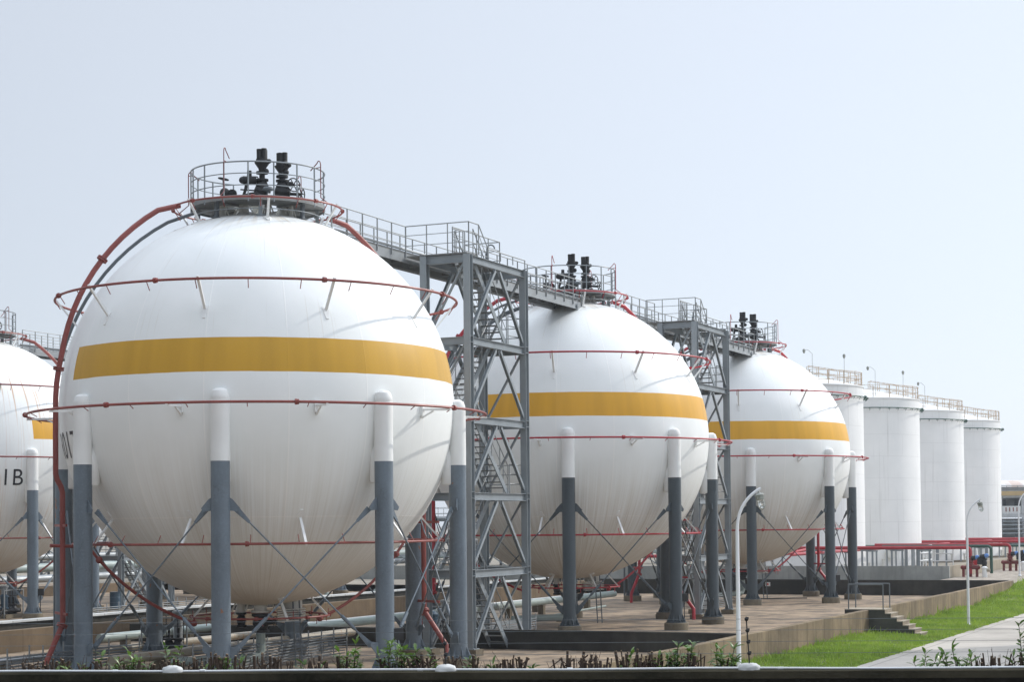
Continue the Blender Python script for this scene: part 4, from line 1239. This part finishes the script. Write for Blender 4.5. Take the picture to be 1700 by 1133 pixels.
def make_hydrant(loc, label):
    e = thing('fire_valve', loc, label, 'fire valve', 'red fire valve manifolds', ROWROT)
    b_ = MB().cyl((0, 0, 0), (0, 0, .9), .11, n=12).cyl((-.5, 0, .62), (.5, 0, .62), .13, n=12).cyl((-.45, 0, 0), (-.45, 0, .6), .09, n=10).cyl((.42, 0, 0), (.42, 0, .6), .09, n=10)
    b_.lathe([(.13, 0), (.24, .01), (.24, .07), (.16, .09), (.2, .25), (.16, .38), (.24, .4), (.24, .47), (.13, .48)], (0, 0, .78), 14)
    b_.ball((-.5, 0, .62), .15).ball((.5, 0, .62), .15)
    b_.build('manifold', M['red_dk'], e)
    g_ = MB().cyl((.1, -.1, 1.22), (.36, -.1, 1.25), .16, n=10).cyl((.66, -.1, 1.3), (.96, -.1, 1.36), .16, n=10).box((.62, -.05, 1.05), (.3, .3, .5)).lathe([(.1, 0), (.2, .02), (.2, .08), (.13, .1), (.19, .3), (.13, .5), (.2, .52), (.2, .6)], (.9, 0, .6), 12).cyl((.9, 0, 0), (.9, 0, .7), .08, n=10)
    g_.build('valve_body', M['black'], e)
    m_ = MB()
    for x, z in ((.35, 1.25), (.95, 1.35)):
        m_.cyl((x - .02, -.1, z), (x + .14, -.1, z + .06), .13, n=12).ball((x + .14, -.1, z + .06), .125)
    m_.build('actuator', M['brightblue'], e)
    MB().lathe([(.16, 0), (.16, .55), (.2, .57), (.2, .63), (.1, .7), (.01, .71)], (1.0, -.5, 0), 12).build('strainer', M['white'], e)
    MB().cyl((1.0, -.5, .45), (1.35, -.5, .45), .1, n=10).build('outlet', M['beige'], e)
    return e
hy = make_hydrant(L(72.5, 9.0, .70), 'red and blue fire valve manifold behind the right hand lamp post')
dup(hy, L(86, 9.4, .72), 'red and blue fire valve manifold near the right edge of the photo')
cabt = thing('gauge_box', L(77.5, 8.5, .70), 'slim white gauge case on the bund wall between the two fire valves', 'gauge', None, ROWROT)
MB().box((0, 0, 1.05), (.12, .42, 1.5)).build('case', M['wallbeam'], cabt)
MB().box((.065, 0, 1.05), (.02, .26, 1.3)).build('gauge_face', M['white'], cabt)
MB().box((.0, -.42, .9), (.3, .3, .5)).build('red_box', M['red'], cabt)
wr = thing('white_railing', L(74, 5.2, .7), 'white railing beside the tank foundation left of the fire valve', 'railing', None, ROWROT)
t = MB()
for z in (.5, 1.0, 1.5, 2.0): t.cyl((0, 0, z), (0, 5, z), .04, n=6); t.cyl((0, 0, z), (2.4, 0, z), .04, n=6)
for k in range(6): t.cyl((0, k, 0), (0, k, 2.0), .04, n=6)
for k in range(3): t.cyl((1.2 * k, 0, 0), (1.2 * k, 0, 2.0), .04, n=6)
t.build('rails', M['white'], wr)
# safety signs on the far wall
def sign(u, v, z, w, h, label, marks):
    e = thing('safety_sign', L(u, v, z), label, 'sign', None, ROWROT)
    MB().box((0, 0, 0), (w, .03, h)).build('sign_board', M['white'], e)
    for x, r in marks:
        MB().prism([(x - r, -.02, 0), (x, -.02, r), (x + r, -.02, 0), (x, -.02, -r)], (0, 1, 0), .012).build('red_diamond', M['signred'], e)
    MB().box((w * .22, -.02, h * .12), (w * .42, .012, h * .10)).box((w * .22, -.02, -h * .15), (w * .40, .012, h * .08)).build('text_line', M['red_dk'], e) if w > .5 else None
    return e
sign(70.35, -6.2, 1.15, 1.25, .42, 'long white safety sign with two red diamonds behind the third sphere', [(-.48, .14), (-.16, .14)])
sign(59.5, -.9, .62, .30, .24, 'small square white sign on the dark far wall', [(0, .08)])

# ------------------------------------------------------------------ distant frame building
bd = thing('frame_building', (56.1, 262, .6), 'distant pale frame building with arched roof and ochre fascia at right edge', 'building')
w, dp = 56.0, 22.0
def bpart(nm, m, boxes):
    q = MB()
    for c, d in boxes: q.box(c, d)
    return q.build(nm, m, bd)
bpart('floor_slab', M['wallbeam'], [((w / 2, dp / 2, 4.25), (w, dp, .6)), ((w / 2, dp / 2, 6.95), (w, dp, .35))])
bpart('fascia', M['yellowfascia'], [((w / 2, -.15, 7.42), (w + .4, .3, .62))])
for k in range(17):
    bpart('column', M['wallbeam'], [((.25 + 3.3 * k, .05, 2.0), (.35, .35, 3.9)), ((.25 + 3.3 * k, .05, 5.65), (.55, .42, 2.25))])
for k in range(16):
    f = bpart('balustrade', M['white'], [((1.9 + 3.3 * k, .1, 5.12), (2.7, .12, 1.0))])
    q = MB()
    for j in range(4): q.box((1.1 + 3.3 * k + .52 * j, .02, 5.12), (.14, .03, .6))
    q.build('slit', M['red_old'], f)
bpart('back_wall', M['wallbeam'], [((w / 2, 7.0, 5.7), (w, .2, 2.2)), ((w / 2, 9, 1.9), (w, .2, 3.8))])
for k in range(16):
    bpart('window', M['dim'], [((1.9 + 3.3 * k, 6.85, 6.05), (2.0, .1, 1.1))])
q = MB()
for z in (.5, 1.0, 1.7, 2.3, 2.9, 3.4):
    q.cyl((-1, -.8 - .3 * (z % .6), z), (w, -.8 - .3 * (z % .6), z), .06 + .04 * (int(z * 10) % 3), n=8)
q.build('pipe_bank', M['steel'], bd)
q = MB()
for k in range(18): q.bar((.6 + 2.4 * k, -.3, .2), (1.9 + 2.4 * k, -.3, 3.7), .14, .14); q.bar((1.9 + 2.4 * k, -.45, .2), (.6 + 2.4 * k, -.45, 3.7), .14, .14)
q.build('cross_brace', M['steel'], bd)
rf = MB(); vs = []
n = 16
for i in range(n + 1):
    a = math.pi * i / n
    for x in (0, w): vs.append((x, 1.5 + (dp / 2 - .75) * (1 - math.cos(a)), 8.35 + 1.15 * math.sin(a)))
rf.add(vs, [(2 * i, 2 * i + 1, 2 * i + 3, 2 * i + 2) for i in range(n)] + [tuple(2 * i for i in range(n + 1)), tuple(2 * i + 1 for i in range(n, -1, -1))])
rf.build('roof', M['roof'], bd)
bpart('parapet_wall', M['galv'], [((w / 2, 2.2, 8.0), (w - .4, .2, 1.5))])
q = MB()
for z in (7.75, 8.1, 8.5): q.cyl((0, -.1, z), (w, -.1, z), .05, n=5)
for k in range(30): q.cyl((1.6 * k, -.1, 7.6), (1.6 * k, -.1, 8.5), .05, n=5)
q.build('guardrail', M['galv'], bd)
for x in (9.6, 11.0, 15.5): MB().lathe([(.12, 0), (.12, .4), (.25, .4), (.22, .6), (.01, .65)], (x, 12, 9.8), 10).build('roof_vent', M['steel_d'], bd)

# ------------------------------------------------------------------ foreground parapet
PA = R(-3.8)
pw = thing('perimeter_wall', (0, 12.0, 0), 'dark mossy boundary wall along the bottom edge of the photo', 'wall', None, PA)
MB().box((0, -.10, 3.577), (16, .26, .046)).build('coping', M['parapet'], pw)
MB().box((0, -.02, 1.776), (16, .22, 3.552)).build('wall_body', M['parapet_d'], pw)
pb = thing('planter_bed', (0, 12.0, 0), 'soil filled planter behind the boundary wall holding the cut shrubs', 'planter', None, PA)
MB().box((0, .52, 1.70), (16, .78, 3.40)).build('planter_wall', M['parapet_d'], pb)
MB().box((0, .52, 3.42), (15.9, .74, .05)).build('soil', M['soil'], pb)
def PW(x, y, z):
    return Vector((x * math.cos(PA) - y * math.sin(PA), 12.0 + x * math.sin(PA) + y * math.cos(PA), z))
rnd = random.Random(11)
cpts = [(-8 + 16 * k / 40, -.10 + .008 * math.sin(k * 1.7), 3.609 + .003 * math.sin(k * 1.1 + 1)) for k in range(41)]
cd = MB().tube(cpts, .0075, 10)
for xx in (-2.63, -2.05, -.62, .35, 1.7, 3.05): cd.cyl((xx, -.10, 3.609), (xx + .035, -.10, 3.609), .0098, n=10)
cdt = cd.build('conduit', M['pvc']); cdt.location = (0, 12.0, 0); cdt.rotation_euler = (0, 0, PA)
tag(cdt, 'thin white plastic conduit lying along the top of the boundary wall', 'conduit')
# cement pads with the electric-fence insulator strands
def make_pad(x, strand, label):
    p = PW(x, -.10, 3.60)
    mb = MB(); n, m = 18, 6; r_ = random.Random(int(x * 77))
    vs = []
    for i in range(m + 1):
        q = i / m
        for k in range(n):
            a = 2 * math.pi * k / n; rr = (.058 * math.cos(q * math.pi / 2) ** .8 + .004) * r_.uniform(.85, 1.15)
            vs.append((rr * math.cos(a) * 1.15, rr * math.sin(a) * .8, .043 * math.sin(q * math.pi / 2) ** .8 * r_.uniform(.93, 1.07)))
    mb.add(vs, [(i * n + k, i * n + (k + 1) % n, (i + 1) * n + (k + 1) % n, (i + 1) * n + k) for i in range(m) for k in range(n)] + [tuple(m * n + k for k in range(n)), tuple(range(n - 1, -1, -1))])
    o = mb.build('cement_pad', M['mortar'], None, p, 60)
    tag(o, label, 'cement pad', 'cement pads on the boundary wall')
    if strand:
        e = thing('insulator_strand', p, strand, 'fence insulator', 'insulator strands on the wall')
        s = MB().cyl((0, 0, .03), (-.018, 0, .34), .0045, n=6)
        s.build('rod', M['cable'], e)
        for k in range(4):
            z = .105 + .073 * k
            MB().ball((-.001 - .005 * k, 0, z), .0135, 8, 6).box((0.004 - .005 * k, 0, z + .008), (.016, .016, .012)).build('insulator', M['cable'], e)
make_pad(-2.23, None, 'white cement lump on the wall below the left sphere legs')
make_pad(-.435, 'black insulator strand rising from the middle cement lump', 'white cement lump on the wall right of the sphere, in the middle')
make_pad(1.52, 'black insulator strand beside the near lamp post', 'white cement lump on the wall beside the near lamp post')
for k in range(4):
    z = 3.60 + .105 + .073 * k
    m = MB().tube([PW(-8 + 16 * i / 8, -.10, z + .003 * math.sin(i * 1.3 + k)) for i in range(9)], .0012, 4)
    o = m.build('fence_wire', M['steel_d'])
    tag(o, ('lowest', 'second lowest', 'second highest', 'highest')[k] + ' thin electric fence wire stretched above the boundary wall', 'wire', 'electric fence wires')

# shrubs: cut stumps and leafy regrowth, each plant its own thing
def leaf(mb, base, direction, ln, w, roll):
    d = direction.normalized(); s = d.cross(Vector((0, 0, 1)))
    if s.length < .05: s = Vector((1, 0, 0))
    s.normalize(); s = Matrix.Rotation(roll, 3, d) @ s; up = s.cross(d)
    if up.z < 0: up = -up
    k = len(mb.v); vs = []
    for t, ww, cv in ((0, .06, 0), (.3, .8, .03), (.6, 1.0, .02), (.85, .55, -.06), (1, .02, -.14)):
        c = base + d * ln * t + up * cv * ln
        vs += [c - s * w * ww / 2 + up * .08 * w * ww, c, c + s * w * ww / 2 + up * .08 * w * ww]
    fs = []
    for i in range(4):
        a = i * 3
        fs += [(a, a + 1, a + 4, a + 3), (a + 1, a + 2, a + 5, a + 4)]
    mb.add(vs, fs)
def shrub(x, w, stumps, sh, shoots, hs, nl, label):
    p = PW(x, .28, 3.44)
    e = thing('cut_shrub', p, label, 'shrub', 'cut back shrubs along the wall')
    r_ = random.Random(int(x * 1000) + 7)
    if stumps:
        s = MB(); ct = MB()
        for k in range(stumps):
            b_ = Vector((r_.uniform(-w, w), r_.uniform(-.06, .06), 0)); tip = b_ + Vector((r_.gauss(0, .022) + (b_.x * .15), r_.gauss(0, .02), sh * r_.uniform(.7, 1.12)))
            rr = r_.uniform(.0045, .0115)
            mid = b_.lerp(tip, .5) + Vector((r_.gauss(0, .008), r_.gauss(0, .008), 0))
            s.tube([b_, mid, tip], [rr * 1.25, rr, rr * .95], 7, cap=False)
            dd = (tip - mid).normalized()
            ct.cyl(tip - dd * .002, tip + dd * .002, rr * .93, n=7)
            if r_.random() < .5:
                q = b_.lerp(tip, .55); s.tube([q, q + Vector((r_.choice((-1, 1)) * .03, 0, .04)), q + Vector((r_.choice((-1, 1)) * .035, 0, .09))], rr * .6, 6)
        for k in range(stumps):          # thin twigs between the cut stems
            q = Vector((r_.uniform(-w * 1.2, w * 1.2), r_.uniform(-.09, .06), .03)); hh = r_.uniform(.10, .24)
            e1 = q + Vector((r_.gauss(0, .035), r_.gauss(0, .02), hh * .6)); e2 = e1 + Vector((r_.gauss(0, .03), r_.gauss(0, .02), hh * .4))
            s.tube([q, e1, e2], [.0028, .0022, .0012], 4)
        n0 = len(s.f); s.add(ct.v, ct.f)
        so = s.build('stems', M['bark'], e); so.data.materials.append(M['cutwood'])
        for q in range(n0, len(so.data.polygons)): so.data.polygons[q].material_index = 1
    if shoots:
        s = MB(); lv = MB()
        for k in range(shoots):
            b_ = Vector((r_.uniform(-w, w), r_.uniform(-.07, .07), 0)); hh = hs * r_.uniform(.55, 1.05)
            tip = b_ + Vector((r_.gauss(0, .05), r_.gauss(0, .04), hh))
            mid = b_.lerp(tip, .5) + Vector((r_.gauss(0, .012), 0, 0))
            s.tube([b_, mid, tip], [.004, .003, .002], 5)
            for j in range(int(nl * 2.4)):
                t = .22 + .78 * (j + r_.random()) / int(nl * 2.4)
                q = b_.lerp(mid, t * 2) if t < .5 else mid.lerp(tip, t * 2 - 1)
                a = r_.uniform(0, 6.28)
                el = r_.uniform(-.15, .7) + (.5 if t > .9 else 0)
                leaf(lv, q, Vector((math.cos(a) * math.cos(el), math.sin(a) * math.cos(el), math.sin(el))), r_.uniform(.042, .082), r_.uniform(.015, .026), r_.uniform(-.6, .6))
        s.build('shoots', M['bark'], e)
        lv.build('leaves', M['leaf'], e, smooth=60)
    return e
# x in metres along the wall: (photo x - 850) / 254
SH = [
 (40, 10, .10, 0, 0, 0, ''), (85, 9, .13, 2, .12, 6, ''), (150, 8, .11, 3, .20, 8, ''), (205, 6, .12, 5, .17, 9, ''), (262, 6, .09, 3, .22, 9, ''), (300, 14, .13, 0, 0, 0, ''),
 (352, 9, .15, 2, .10, 8, ''), (382, 8, .13, 4, .14, 10, ''), (448, 9, .15, 1, .09, 6, ''), (520, 8, .13, 3, .12, 8, ''), (572, 6, .12, 5, .26, 11, ''), (650, 8, .13, 7, .28, 12, ''),
 (700, 9, .14, 5, .20, 10, ''), (760, 8, .13, 3, .13, 9, ''), (800, 6, .06, 4, .12, 9, ''), (838, 9, .12, 0, 0, 0, ''), (900, 0, 0, 4, .10, 8, ''), (945, 12, .14, 0, 0, 0, ''), (975, 8, .12, 0, 0, 0, ''),
 (1035, 11, .15, 3, .17, 9, ''), (1080, 9, .14, 4, .16, 9, ''), (1125, 9, .14, 6, .27, 11, ''), (1185, 4, .1, 6, .22, 12, ''),
 (1525, 0, 0, 5, .13, 8, ''), (1562, 2, .06, 6, .15, 9, ''), (1620, 13, .12, 2, .10, 6, ''), (1678, 8, .12, 6, .32, 12, ''), (1712, 5, .1, 5, .25, 12, '')]
LAB = ['brown cut stump at the left end of the wall', 'cut stumps with a few leaves left of the leftmost grey leg', 'leafy stump in front of the leftmost grey leg', 'bushy low shoots between the first and second leg', 'single leafy sprig above stumps left of the second leg',
 'bare dense row of cut stumps behind the left cement lump', 'stumps at the foot of the second grey leg', 'yellowish sprouts beside the second leg', 'short stumps under the middle of the near sphere', 'stumps with small sprouts left of the tall sprig', 'tall leafy sprig left of the third leg', 'tall leafy shrub at the foot of the third leg',
 'leafy stumps between third and fourth leg', 'leafy stumps beside the middle cement lump', 'small leafy tuft right of the middle cement lump', 'bare splayed stump on the wall', 'lone low green tuft left of the bare stumps', 'thick bare stumps at the centre of the wall', 'bare split stumps right of the centre',
 'stumps with sparse leaves before the tan wall', 'leafy stumps in front of the tan wall', 'tallest leafy shrub before the tan wall', 'leafy bush just left of the near lamp post',
 'low leafy sprig at the left of the road', 'leafy tuft on the wall before the road', 'thick dark stumps before the shaded road', 'tall leafy sprig rising over the road', 'leafy shrub cut by the right edge of the photo']
for (x, ns, sh_, nsh, hs, nl, _), lb in zip(SH, LAB):
    shrub((x - 850) / 3049.4 * 12.5, .085 if ns < 12 else .13, int(ns * 1.35), sh_ + .09, int(nsh * 1.1 + .5), hs * (1.15 if x > 1500 else .9) + .09, nl, lb)

# ------------------------------------------------------------------ off-frame tank that shades the road
dup(tk, (31.0, 69.2, -.2), 'upright white tank beside the road outside the right edge, shading the road')

# ------------------------------------------------------------------ thin hazy air round the whole plant
hz = MB().box((0, 1215, 14.5), (3010, 2610, 33))
hm = bpy.data.materials.new('hazy_air'); hm.use_nodes = True
hn = hm.node_tree.nodes; hn.remove(hn['Principled BSDF'])
pv = hn.new('ShaderNodeVolumePrincipled')
pv.inputs['Color'].default_value = (.86, .92, 1, 1); pv.inputs['Density'].default_value = .00033; pv.inputs['Anisotropy'].default_value = .3
hm.node_tree.links.new(pv.outputs[0], hn['Material Output'].inputs['Volume'])
ho = hz.build('haze', hm, smooth=0)
tag(ho, 'thin pale haze in the air over the plant', 'haze', kind='stuff')
